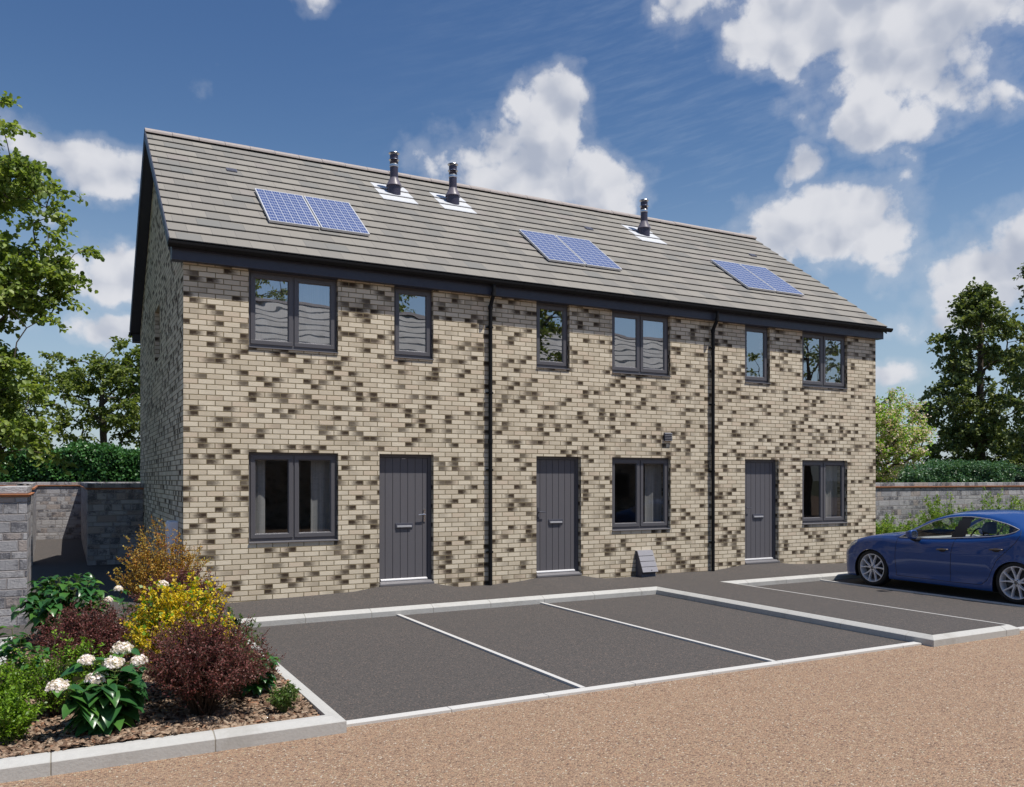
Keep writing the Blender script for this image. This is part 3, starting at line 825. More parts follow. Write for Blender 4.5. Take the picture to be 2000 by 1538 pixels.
# fascia, soffit, gutters
fa = MB(); fa.box(1.278, 15.60, 12.440, 12.462, 4.915, 5.165); fa.box(1.281, 15.597, 12.4615, FY+.05, 4.918, 4.936)
fb_ = MB(); fb_.box(1.278, 15.60, 2*RY-12.462, 2*RY-12.440, 4.90, 5.165); fb_.box(1.281, 15.597, BY-.01, 2*RY-12.4615, 4.918, 4.936)
obj('fascia', fb_, M['fascia'], house, bevel=.003)
fa.add([(1.279,12.4625,4.937),(1.279,12.4625,5.12),(1.279,FY+.1,5.19),(1.279,FY+.1,4.937)], [(0,1,2,3)])
obj('fascia', fa, M['fascia'], house, bevel=.003)
for yc, s in ((12.375, 1), (2*RY-12.375, -1)):
    gu = MB()
    pr = [(yc+s*.062*math.cos(th), 5.140-.075*math.sin(th)) for th in np.linspace(0, math.pi, 9)]
    pin = [(yc+s*.057*math.cos(th), 5.142-.069*math.sin(th)) for th in np.linspace(math.pi, 0, 9)]
    gu.ext(pr+pin, 1.222, 15.745)
    gu.ext(pr, 1.218, 1.223); gu.ext(pr, 15.744, 15.749)
    for xx in np.arange(1.7, 15.6, 1.0):
        pr2 = [(yc+s*.066*math.cos(th), 5.140-.080*math.sin(th)) for th in np.linspace(0, math.pi, 9)]
        gu.ext(pr2, xx, xx+.03)
    obj('gutter', gu, M['black'], house)
for px_ in (6.172, 10.90):
    dp = MB(); yc = 12.497; r = .0335
    zb = pz(px_, 12.5)-.01
    dp.tube([(px_,12.375,5.09),(px_,12.375,4.95),(px_,12.385,4.91),(px_,12.485,4.76),(px_,yc,4.71),(px_,yc,3.2),(px_,yc,1.6),(px_,yc,zb)], r, 14)
    for zc in (4.92, 4.72, 2.52): dp.lathe([(r+.006, -.03), (r+.006, .03)], (px_, yc if zc < 4.9 else 12.38, zc), 'z', 14)
    o = obj('downpipe', dp, M['black'], house); smooth_angle(o, 50)
    for zc in (4.40, 3.32, 2.05, 0.70):
        bk = MB(); bk.box(px_-.062, px_+.062, 12.512, FY, zc-.012, zc+.012); bk.lathe([(r+.007, -.014), (r+.007, .014)], (px_, yc, zc), 'z', 14)
        obj('bracket', bk, M['black'], o)

# --- solar panels, flues, flashing, tile vents
nrm = Vector((0, -SL, 1)).normalized(); upv = Vector((0, 1, SL)).normalized()
def rp(x, y, h=0.0): return Vector((x, y, EZ+SL*(y-EY)))+nrm*h
def slab(m, xa, xb, ya, yb, h0, h1):
    c = [rp(xa,ya,h0),rp(xb,ya,h0),rp(xb,yb,h0),rp(xa,yb,h0),rp(xa,ya,h1),rp(xb,ya,h1),rp(xb,yb,h1),rp(xa,yb,h1)]
    return m.add(c, [(0,3,2,1),(4,5,6,7),(0,1,5,4),(1,2,6,5),(2,3,7,6),(3,0,4,7)])
for x in (2.765, 3.580, 7.745, 8.560, 12.525, 13.340):
    m = MB(); slab(m, x, x+.79, 13.31, 14.47, .030, .062)
    for (a, b, c, d) in ((x,x+.79,13.31,13.322),(x,x+.79,14.458,14.47),(x,x+.012,13.322,14.458),(x+.778,x+.79,13.322,14.458)): slab(m, a, b, c, d, .0621, .066)
    root = obj('solar_panel', m, M['chrome'], house)
    root.data.materials.clear(); root.data.materials.append(M['white_metal'])
    me = bpy.data.meshes.new('cells'); org = wloc(root)
    vs = [rp(x+.012,13.322,.0635)-org, rp(x+.778,13.322,.0635)-org, rp(x+.778,14.458,.0635)-org, rp(x+.012,14.458,.0635)-org]
    me.from_pydata([tuple(v) for v in vs], [], [(0,1,2,3)]); me.materials.append(M['solar'])
    uvl = me.uv_layers.new(name='UVMap')
    for i, uv in enumerate(((0,0),(1,0),(1,1),(0,1))): uvl.data[i].uv = uv
    link('cells', me, root)
    for yy in (13.55, 14.28):
        rl = MB(); slab(rl, x-.02, x+.81, yy, yy+.035, .005, .0299); obj('mounting_rail', rl, M['black'], root)
for (fx, a) in ((5.555, 5.205), (6.785, 6.435), (11.455, 11.10)):
    fy = 15.42; z0 = EZ+SL*(fy-EY)
    fl_ = MB(); fl_.lathe([(.128, z0-.14), (.128, z0+.125), (.150, z0+.130), (.150, z0+.140)], (fx, fy, 0), 'z', 28)
    root = obj('flue', fl_, M['flue'], house); smooth_angle(root, 40)
    cn = MB(); cn.lathe([(.150, z0+.1405), (.142, z0+.165), (.085, z0+.275), (.080, z0+.30)], (fx, fy, 0), 'z', 28)
    smooth_angle(obj('cone', cn, M['flue_cone'], root), 50)
    pp = MB(); pp.lathe([(.078, z0+.29), (.078, z0+.50)], (fx, fy, 0), 'z', 24)
    pp.lathe([(.078, z0+.56), (.083, z0+.575), (.070, z0+.585), (.083, z0+.60), (.070, z0+.61), (.062, z0+.64)], (fx, fy, 0), 'z', 24)
    pp.lathe([(.079, z0+.655), (.079, z0+.735)], (fx, fy, 0), 'z', 24)
    for q in range(4):
        th = q*math.pi/2+.4; pp.tube([(fx+.06*math.cos(th), fy+.06*math.sin(th), z0+.62), (fx+.06*math.cos(th), fy+.06*math.sin(th), z0+.775)], .006, 5)
    smooth_angle(obj('pipe', pp, M['flue'], root), 40)
    cl = MB(); cl.lathe([(.080, z0+.501), (.086, z0+.51), (.083, z0+.53), (.086, z0+.55), (.080, z0+.559)], (fx, fy, 0), 'z', 24)
    smooth_angle(obj('collar', cl, M['chrome'], root), 40)
    bd = MB(); bd.lathe([(.102, z0+.640), (.100, z0+.647), (.03, z0+.655)], (fx, fy, 0), 'z', 24)
    smooth_angle(obj('rain_disc', bd, M['chrome'], root), 40); bd = MB()
    bd.lathe([(.106, z0+.765), (.100, z0+.776), (.02, z0+.790)], (fx, fy, 0), 'z', 24)
    smooth_angle(obj('cap', bd, M['chrome'], root), 40)
    fs = MB()
    for k in (10, 11, 12):
        y0 = EY+k*gy; y1 = y0+gy
        zz = lambda y: EZ+SL*(y-EY)
        vs = []
        for xx in (a, a+.695):
            vs += [(xx, y0-.003, zz(y0)+.0295), (xx, y1, zz(y1)+.002), (xx, y1, zz(y1)-.01), (xx, y0-.003, zz(y0)+.016)]
        fs.add(vs, [(0,4,5,1),(3,2,6,7),(0,3,7,4),(1,5,6,2),(0,1,2,3),(4,7,6,5)])
    obj('flashing', fs, M['white_metal'], root)
for vx in (2.44, 9.76, 14.40):
    m = MB(); slab(m, vx, vx+.17, 15.16, 15.27, .012, .030)
    for q in range(3): slab(m, vx+.01, vx+.16, 15.175+q*.03, 15.19+q*.03, .030, .036)
    obj('tile_vent', m, M['vent'], house)
av = MB(); av.box(9.772, 9.935, FY-.03, FY, 2.605, 2.760)
for q in range(5): av.add([(9.768,FY-.05,2.610+q*.030),(9.939,FY-.05,2.610+q*.030),(9.939,FY-.03,2.632+q*.030),(9.768,FY-.03,2.632+q*.030),(9.768,FY-.03,2.61+q*.03),(9.939,FY-.03,2.61+q*.03)], [(0,1,2,3),(0,4,5,1),(0,3,4),(1,5,2)])
obj('air_vent', av, M['boxd'], house)

# ------------------------------------------------------------------ cabinets
gb = thing('gas_meter_box', (9.30, FY-.12, .14), 'light grey sloping gas meter cabinet at the foot of the brick wall', 'meter box')
b1 = MB(); xa, xb = 9.125, 9.465
b1.ext([(FY-.001,.10),(FY-.001,.585),(FY-.06,.585),(FY-.225,.225),(FY-.17,.20),(FY-.20,.10)], xa+.012, xb-.012)
obj('case', b1, M['boxd'], gb, bevel=.005)
b2 = MB()
for k in range(4):
    t0, t1 = k/4, (k+1)/4
    y0, z0 = FY-.055-.175*t0, .602-.378*t0; y1, z1 = FY-.055-.175*t1, .602-.378*t1
    n = Vector((0, -.378, .175)).normalized()*.012
    e = .004
    vs = []
    for xx in (xa, xb): vs += [(xx, y0-e*.4, z0-e), (xx, y1+e*.4, z1+e), (xx, y1+e*.4+n.y, z1+e+n.z*.3), (xx, y0-e*.4+n.y, z0-e+n.z*.3)]
    b2.add(vs, [(0,1,2,3),(7,6,5,4),(0,4,5,1),(1,5,6,2),(2,6,7,3),(3,7,4,0)])
b2.ext([(FY-.001,.590),(FY-.001,.606),(FY-.058,.606),(FY-.060,.592)], xa, xb)
obj('lid', b2, M['box'], gb, bevel=.003)
b3 = MB(); b3.lathe([(.010, -.01), (.010, .004)], ((xa+xb)/2+.03, FY-.225, .262), 'y', 12); obj('lock', b3, M['chrome'], gb)
eb = thing('electric_meter_box', (1.36, 13.3, .4), 'pale lilac upright meter cabinet on the shaded gable wall behind the orange shrub', 'meter box')
e1 = MB(); e1.box(1.315, X0, 13.12, 13.55, .42, 1.285); obj('case', e1, M['lilac'], eb, bevel=.012)
e2 = MB(); e2.box(1.298, 1.3145, 13.135, 13.535, .445, 1.262); obj('door', e2, M['lilac'], eb, bevel=.006)

# ------------------------------------------------------------------ stone walls
def swall(loc, label, runs, ztop=1.81):
    """runs: list of ((x0,x1,y0,y1)) plan boxes; body, string course and coping are parts"""
    t = thing('stone_wall', loc, label, 'stone wall')
    body, band, cop = MB(), MB(), MB()
    for i, (x0, x1, y0, y1) in enumerate(runs):
        e = .001*i
        body.box(x0, x1, y0, y1, -.1, ztop-.13)
        band.box(x0-.028-e, x1+.028+e, y0-.028-e, y1+.028+e, ztop-.125, ztop-.108)
        band.box(x0-.040-e, x1+.040+e, y0-.040-e, y1+.040+e, ztop-.107, ztop-.092)
        cop.box(x0-.006-e, x1+.006+e, y0-.006-e, y1+.006+e, ztop-.091, ztop-e)
    obj('body', body, M['stone'], t); obj('string_course', band, M['band'], t, bevel=.004); obj('coping', cop, M['stone'], t, bevel=.01)
    return t
swall((-2.5,12.15,.1), 'grey blockwork garden wall at the left edge in front of the passage', [(-5.0,-.43,12.0,12.28),(-.71,-.43,12.279,13.35)])
swall((-2.2,28.5,.1), 'sunlit grey blockwork wall closing the far end of the passage', [(-7.0,6.0,28.4,28.68)])
swall((.5,19.6,.1), 'shaded dark blockwork wall jutting from the gable into the passage', [(.38,1.43,19.40,19.66),(.38,.62,19.66,28.4)])
t = thing('stone_wall', (-.75,24,.1), 'narrow blockwork wall along the left side of the passage', 'stone wall')
m = MB(); q = [(-.62,20.0),(-.78,28.4),(-1.05,28.4),(-.90,20.0)]
m.add([(a,b,-.1) for a,b in q]+[(a,b,1.68) for a,b in q], [(0,1,2,3),(7,6,5,4),(0,4,5,1),(1,5,6,2),(2,6,7,3),(3,7,4,0)]); obj('body', m, M['stone'], t)
m = MB(); q2 = [(-.58,19.96),(-.74,28.4),(-1.09,28.4),(-.94,19.96)]
m.add([(a,b,1.685) for a,b in q2]+[(a,b,1.718) for a,b in q2], [(0,1,2,3),(7,6,5,4),(0,4,5,1),(1,5,6,2),(2,6,7,3),(3,7,4,0)]); obj('string_course', m, M['band'], t)
m = MB(); m.add([(a,b,1.719) for a,b in q]+[(a,b,1.805) for a,b in q], [(0,1,2,3),(7,6,5,4),(0,4,5,1),(1,5,6,2),(2,6,7,3),(3,7,4,0)]); obj('coping', m, M['stone'], t)
swall((22,14.1,.1), 'long grey blockwork wall behind the blue car with a terracotta band', [(15.49,44,14.0,14.28)])

# ------------------------------------------------------------------ leaves
rng = np.random.default_rng(7)
def unit(a): return a/np.maximum(np.linalg.norm(a, axis=-1, keepdims=True), 1e-9)
def leaf_cloud(c, d, n, L, Wd, fold=0.25, shape='diamond'):
    """leaves as folded quads: c base point, d direction, n face normal"""
    N = len(c); L = np.broadcast_to(L, (N,))[:, None]; Wd = np.broadcast_to(Wd, (N,))[:, None]
    d = unit(d); s = unit(np.cross(d, n)); n = unit(np.cross(s, d))
    if shape == 'diamond':
        v = np.stack([c, c+d*L*.5+s*Wd*.5+n*Wd*fold, c+d*L, c+d*L*.5-s*Wd*.5+n*Wd*fold], 1)
        f = np.arange(N*4).reshape(N, 4)
        return v.reshape(-1, 3), f
    if shape == 'oval':   # six-sided, two quads sharing the midrib
        P = [(0,0,0),(.30,.42,fold),(.72,.40,fold*.9),(1.0,0,-.05),(.72,-.40,fold*.9),(.30,-.42,fold)]
        v = np.stack([c+d*L*a+s*Wd*b+n*Wd*h for a, b, h in P], 1)
        o = np.arange(N)[:, None]*6
        f = np.concatenate([o+np.array([[0,1,2,3]]), o+np.array([[0,3,4,5]])], 0)
        return v.reshape(-1, 3), f
    if shape == 'heart':  # broad pointed leaf drooping at the tip, 2 x 4 quads
        rows = [(0,.0,0),(.10,.30,.02),(.32,.50,.03),(.60,.40,-.02),(.84,.18,-.14),(1.0,.0,-.26)]
        vs = []
        for a, b, h in rows:
            vs += [c+d*L*a+s*Wd*b+n*(Wd*fold*b*1.6+L*h), c+d*L*a+n*L*h, c+d*L*a-s*Wd*b+n*(Wd*fold*b*1.6+L*h)]
        v = np.stack(vs, 1); o = np.arange(N)[:, None]*18; fs = []
        for r in range(5):
            k = r*3
            fs.append(o+np.array([[k, k+3, k+4, k+1]])); fs.append(o+np.array([[k+1, k+4, k+5, k+2]]))
        return v.reshape(-1, 3), np.concatenate(fs, 0)
def rnd(n, k=3): return rng.normal(size=(n, k))
def merge(parts):
    vs, fs, o = [], [], 0
    for v, f in parts:
        vs.append(v); fs.append(f+o); o += len(v)
    return np.concatenate(vs), np.concatenate(fs)
def tubes_np(paths, radii, n=4):
    """paths (K,m,3), radii (K,m) -> thin tubes"""
    K, m, _ = paths.shape
    d = np.gradient(paths, axis=1); d = unit(d)
    ref = np.where(np.abs(d[..., 2:3]) < .9, np.array([0, 0, 1.]), np.array([1., 0, 0]))
    a = unit(np.cross(d, ref)); b = np.cross(a, d)
    th = np.arange(n)*2*np.pi/n
    v = paths[:, :, None]+(a[:, :, None]*np.cos(th)[None, None, :, None]+b[:, :, None]*np.sin(th)[None, None, :, None])*radii[:, :, None, None]
    i = np.arange(m-1)[:, None]; k = np.arange(n)[None]
    f = np.stack([i*n+k, i*n+(k+1) % n, (i+1)*n+(k+1) % n, (i+1)*n+k], -1).reshape(-1, 4)
    f = (f[None]+(np.arange(K)*m*n)[:, None, None]).reshape(-1, 4)
    return v.reshape(-1, 3), f

# ------------------------------------------------------------------ trees
def grow(loc, trunk, clusters, label, cat, matl, leaf, per, spread, seed, r0=.16, name='tree', flat=.45, kink=.12, blossom=None, droop=.25, aim=.6, group=None, twigs=3):
    """trunk polyline and limbs reaching every cluster; leaves along short twigs round each cluster"""
    global rng
    rng = np.random.default_rng(seed)
    th = thing(name, loc, label, cat, group)
    nodes = [np.array(p, float) for p in trunk]; par = [-1]+list(range(len(trunk)-1))
    # densify trunk
    nd, pr = [nodes[0]], [-1]
    for i in range(1, len(nodes)):
        for q in (.34, .67, 1.0):
            nd.append(nodes[i-1]*(1-q)+nodes[i]*q); pr.append(len(nd)-2)
    nodes, par = nd, pr
    base = nodes[0]; cl = np.array(clusters, float)
    order = np.argsort(np.min(np.linalg.norm(cl[:, None]-np.array(nodes)[None], axis=2), axis=1))
    ends = []
    for i in order:
        c = cl[i]; A = np.array(nodes)
        dv = c-A; dist = np.linalg.norm(dv, axis=1)
        # prefer joints below the cluster so that limbs rise outwards
        cost = dist+np.maximum(0, A[:, 2]-c[2]+.1*dist)*1.6
        j = int(np.argmin(cost)); p = A[j]; L = dist[j]; k = max(1, int(L/.28)); last = j
        side = rng.normal(size=3)*kink*L*.5
        for q in range(1, k+1):
            f = q/k; pt = p*(1-f)+c*f+side*math.sin(math.pi*f)+np.array([0, 0, .12*L*math.sin(math.pi*f)])
            nodes.append(pt); par.append(last); last = len(nodes)-1
        ends.append(last)
    cnt = np.zeros(len(nodes))
    for e in ends:
        while e >= 0: cnt[e] += 1; e = par[e]
    A = np.array(nodes); tot = cnt[0] if cnt[0] else 1
    rad = np.maximum(.006, r0*(np.maximum(cnt, .5)/tot)**.52)
    for i in range(min(3*len(trunk)-2, len(rad))): pass
    paths, rr = [], []
    for i in range(1, len(nodes)):
        j = par[i]
        paths.append([A[j], A[i]]); rr.append([max(rad[i], min(rad[j], rad[i]*1.25)), rad[i]])
    v, f = tubes_np(np.array(paths), np.array(rr), 7)
    # leaves
    K = len(cl); C = A[ends]
    out = unit(C-np.array([base[0], base[1], 0])*[1, 1, 0]-np.array([0, 0, 1])*C[:, 2:3]*1.0+rnd(K)*.25)
    cs, ds, ns, tw = [], [], [], []
    n_t = twigs; m_l = max(2, int(per/n_t))
    for q in range(n_t):
        dirn = unit(out*aim+rnd(K)*np.array([1, 1, flat]))
        ln = spread*rng.uniform(.5, 1.25, size=(K, 1))
        tw.append(np.stack([C, C+dirn*ln*.5+[0, 0, .02], C+dirn*ln-np.array([0, 0, 1])*ln*droop*.5], 1))
        for z in range(m_l):
            f_ = (z+rng.uniform(.1, 1, size=(K, 1)))/m_l
            p = C+dirn*ln*f_-np.array([0, 0, 1])*ln*f_**2*droop*.5+rnd(K)*spread*.10
            ld = unit(dirn*.6+rnd(K)*.8+np.array([0, 0, -.25])); cs.append(p); ds.append(ld); ns.append(unit(rnd(K)*.55+np.array([0, 0, 1.])))
    tw = np.concatenate(tw); tv, tf = tubes_np(tw, np.full(tw.shape[:2], .0045), 3)
    obj('trunk', merge([(v, f), (tv, tf)]), M['bark'], th, smooth=True)
    cs, ds, ns = map(np.concatenate, (cs, ds, ns)); N = len(cs)
    sc = rng.uniform(.65, 1.25, N)
    keep = np.ones(N, bool)
    if blossom:
        bl = rng.uniform(size=N) < blossom
        fv = leaf_cloud(cs[bl], ds[bl], rnd(bl.sum()), leaf[0]*.9, leaf[0]*.9, .3)
        obj('blossom', fv, M['l_blossom'], th); keep = ~bl
    fv = leaf_cloud(cs[keep], ds[keep], ns[keep], leaf[0]*sc[keep], leaf[1]*sc[keep], .22, 'oval' if leaf[0] > .07 else 'diamond')
    obj('crown', fv, matl, th)
    return th
def crown_pts(n, c, r, seed, hollow=.35, fn=None, nsc=.9, nthr=-.15):
    """cluster points in an ellipsoid with an uneven outline; c centre, r radii"""
    rs = np.random.default_rng(seed); out = []
    k = 0
    while len(out) < n and k < n*60:
        k += 1
        p = rs.normal(size=3); p /= np.linalg.norm(p); q = rs.uniform(hollow**3, 1)**(1/3)
        P = np.array(c)+p*q*np.array(r)
        if mnoise.noise(Vector(P*nsc)+Vector((seed*3.1, 0, 0))) < nthr: continue
        if q > .72 and mnoise.noise(Vector(P*nsc*1.6)+Vector((0, seed*2.7, 0))) < 0: continue
        if fn is not None and not fn(P): continue
        out.append(P)
    return out
# near left tree, trunk just outside the frame
cp = crown_pts(290, (-2.25,17.6,5.9), (2.6,2.2,3.6), 11, .15, None, .8, -.16)
cp += crown_pts(80, (-1.15,17.0,3.0), (1.15,1.3,1.15), 12, 0, None, 1.2, -.3)
cp += crown_pts(60, (-.95,17.1,5.4), (1.15,1.1,.6), 13, 0, None, 1.4, -.25)
cp += crown_pts(34, (-1.2,17.2,7.0), (1.0,1.0,.45), 14, 0, None, 1.4, -.25)
grow((-2.1,17.8,.1), [(-2.1,17.8,-.1),(-2.15,17.8,1.2),(-2.05,17.7,2.6),(-2.15,17.7,4.2),(-2.0,17.7,6.0),(-2.05,17.7,8.0)], cp, 'large broadleaf tree with sunlit yellow green leaves filling the left edge', 'tree', M['l_tree'], (.096,.080), 68, .40, 21, r0=.17, name='broadleaf_tree')
# trees beyond the far wall
cp = crown_pts(170, (1.35,36.6,4.9), (2.6,2.0,2.6), 31, .2, None, .8, -.2)
grow((1.3,36.6,.1), [(1.2,36.6,-.1),(1.25,36.6,1.5),(1.3,36.6,3.0),(1.2,36.6,4.8),(1.3,36.6,6.2)], cp, 'bushy green tree behind the far wall beside the gable', 'tree', M['l_tree2'], (.14,.11), 70, .5, 32, r0=.15, name='broadleaf_tree')
cp = crown_pts(95, (-1.7,33.5,4.4), (1.8,1.5,2.1), 33, .1, None, .9, -.15)
grow((.3,33.6,.1), [(.35,33.6,-.1),(.05,33.6,1.6),(-.45,33.6,2.6),(-1.1,33.6,3.5),(-1.6,33.6,4.6)], cp, 'thin leaning tree behind the far wall with its branches showing', 'tree', M['l_tree2'], (.13,.10), 46, .5, 34, r0=.12, name='broadleaf_tree')
cp = crown_pts(120, (-4.5,35,4.0), (2.6,1.8,2.4), 35, .1, None, .9, -.15)
grow((-4.4,35,.1), [(-4.4,35,-.1),(-4.3,35,2),(-4.5,35,4.5)], cp, 'green tree behind the far wall at the left edge of the picture', 'tree', M['l_tree2'], (.14,.11), 50, .5, 36, r0=.15, name='broadleaf_tree')
# blossom tree
cp = crown_pts(330, (20.4,16.5,3.15), (1.65,1.3,1.3), 41, .1, None, 1.3, -.4)
grow((20.35,16.5,.12), [(20.3,16.5,-.1),(20.32,16.5,1.0),(20.2,16.5,1.7),(20.25,16.5,2.3)], cp, 'small round tree with pale pink blossom behind the wall at the right gable', 'tree', M['l_spring'], (.066,.046), 90, .32, 42, r0=.16, name='blossom_tree', blossom=.38, kink=.3, droop=-.1, flat=.9, twigs=4)
# tall dark trees at the right
def cone_pts(n, x, y, z0, z1, r, seed, thr=-.25):
    rs = np.random.default_rng(seed); out = []; k = 0
    while len(out) < n and k < n*60:
        k += 1
        h = rs.uniform(0, 1)**1.15; a = rs.uniform(0, 2*math.pi); q = math.sqrt(rs.uniform(.02, 1))
        prof = math.sqrt(max(0, 1-h**1.9))*(.86+.14*math.sin(h*19+seed))*(min(1, h*3+.55))
        rr_ = r*prof*(1+.30*mnoise.noise(Vector((math.cos(a)*1.6, math.sin(a)*1.6, h*8+seed))))
        P = np.array([x+math.cos(a)*rr_*q, y+math.sin(a)*rr_*q, z0+(z1-z0)*h-.25*q*r*.3])
        if mnoise.noise(Vector(P*.9)+Vector((seed, 0, 0))) < thr: continue
        out.append(P)
    return out
grow((34.4,22.6,.1), [(34.4,22.6,-.1),(34.4,22.6,2.0),(34.35,22.6,5),(34.4,22.6,8),(34.35,22.6,10.0)], cone_pts(430, 34.4, 22.6, 2.4, 10.1, 2.65, 57, -.22), 'tall dark conical tree standing behind the hedge on the right', 'tree', M['l_dark'], (.15,.12), 64, .55, 52, r0=.22, name='tall_tree', droop=.5, aim=1.0)
grow((31.6,18.2,.1), [(31.6,18.2,-.1),(31.6,18.2,3.0),(31.6,18.2,7),(31.6,18.2,10.8)], cone_pts(300, 32.6, 18.2, 2.0, 11.6, 2.3, 61, -.12), 'dark tree cut off by the right edge of the picture', 'tree', M['l_dark'], (.13,.10), 60, .5, 62, r0=.2, name='tall_tree', droop=.5, aim=1.0)

# ------------------------------------------------------------------ hedges
def hedge(x0, x1, y0, y1, zf, label, mat, n, seed, leaf=(.075,.05)):
    global rng
    rng = np.random.default_rng(seed)
    t = thing('hedge', ((x0+x1)/2, (y0+y1)/2, .1), label, 'hedge')
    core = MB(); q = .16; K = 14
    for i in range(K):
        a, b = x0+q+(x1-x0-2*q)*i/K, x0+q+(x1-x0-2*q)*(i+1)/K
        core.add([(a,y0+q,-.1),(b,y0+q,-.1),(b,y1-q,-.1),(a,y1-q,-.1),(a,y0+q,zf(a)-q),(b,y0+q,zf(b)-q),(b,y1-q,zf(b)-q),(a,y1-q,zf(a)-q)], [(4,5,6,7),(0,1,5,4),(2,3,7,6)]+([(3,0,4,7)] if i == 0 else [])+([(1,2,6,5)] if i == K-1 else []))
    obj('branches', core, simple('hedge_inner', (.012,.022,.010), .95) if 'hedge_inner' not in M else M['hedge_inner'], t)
    pts, nr = [], []
    def surf(k, kind):
        u = rng.uniform(size=(k, 2)); X = x0+(x1-x0)*u[:, 0]; zz = np.array([zf(a) for a in X])
        if kind == 'front': P = np.stack([X, np.full(k, y0), 1.3+(zz-1.3)*u[:, 1]], 1); N = np.tile([0, -1., .2], (k, 1))
        elif kind == 'top': P = np.stack([X, y0+(y1-y0)*u[:, 1], zz], 1); N = np.tile([0, 0, 1.], (k, 1))
        else: P = np.stack([np.full(k, x1), y0+(y1-y0)*u[:, 1], .5+(zf(x1)-.5)*u[:, 0]], 1); N = np.tile([1., 0, .2], (k, 1))
        return P, N
    for k, kd in ((int(n*.55), 'front'), (int(n*.35), 'top'), (int(n*.10), 'end')):
        P, N = surf(k, kd); pts.append(P); nr.append(N)
    P = np.concatenate(pts); N = np.concatenate(nr); k = len(P)
    bp = np.array([mnoise.noise(Vector(p*1.7))*.16+mnoise.noise(Vector(p*5))*.09 for p in P])[:, None]
    P = P+N*(bp+rng.normal(size=(k, 1))*.05-.02)
    d = unit(N*.5+rnd(k)); nn = unit(N*.7+rnd(k)*.7+[0, 0, .5])
    s = rng.uniform(.7, 1.3, k)
    obj('foliage', leaf_cloud(P, d, nn, leaf[0]*s, leaf[1]*s, .2), mat, t)
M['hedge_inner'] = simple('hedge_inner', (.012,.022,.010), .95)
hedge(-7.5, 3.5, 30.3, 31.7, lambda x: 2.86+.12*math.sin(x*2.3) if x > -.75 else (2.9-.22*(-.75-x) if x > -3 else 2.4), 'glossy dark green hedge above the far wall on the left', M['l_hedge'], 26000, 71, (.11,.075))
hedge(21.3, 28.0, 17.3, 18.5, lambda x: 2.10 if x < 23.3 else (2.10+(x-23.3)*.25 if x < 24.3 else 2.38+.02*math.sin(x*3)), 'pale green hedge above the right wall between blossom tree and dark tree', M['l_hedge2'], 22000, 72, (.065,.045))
hedge(29.6, 33.5, 17.6, 18.8, lambda x: 2.35-.5*max(0, 30.2-x), 'short dark hedge above the wall at the right edge', M['l_hedge2'], 8000, 73, (.07,.05))

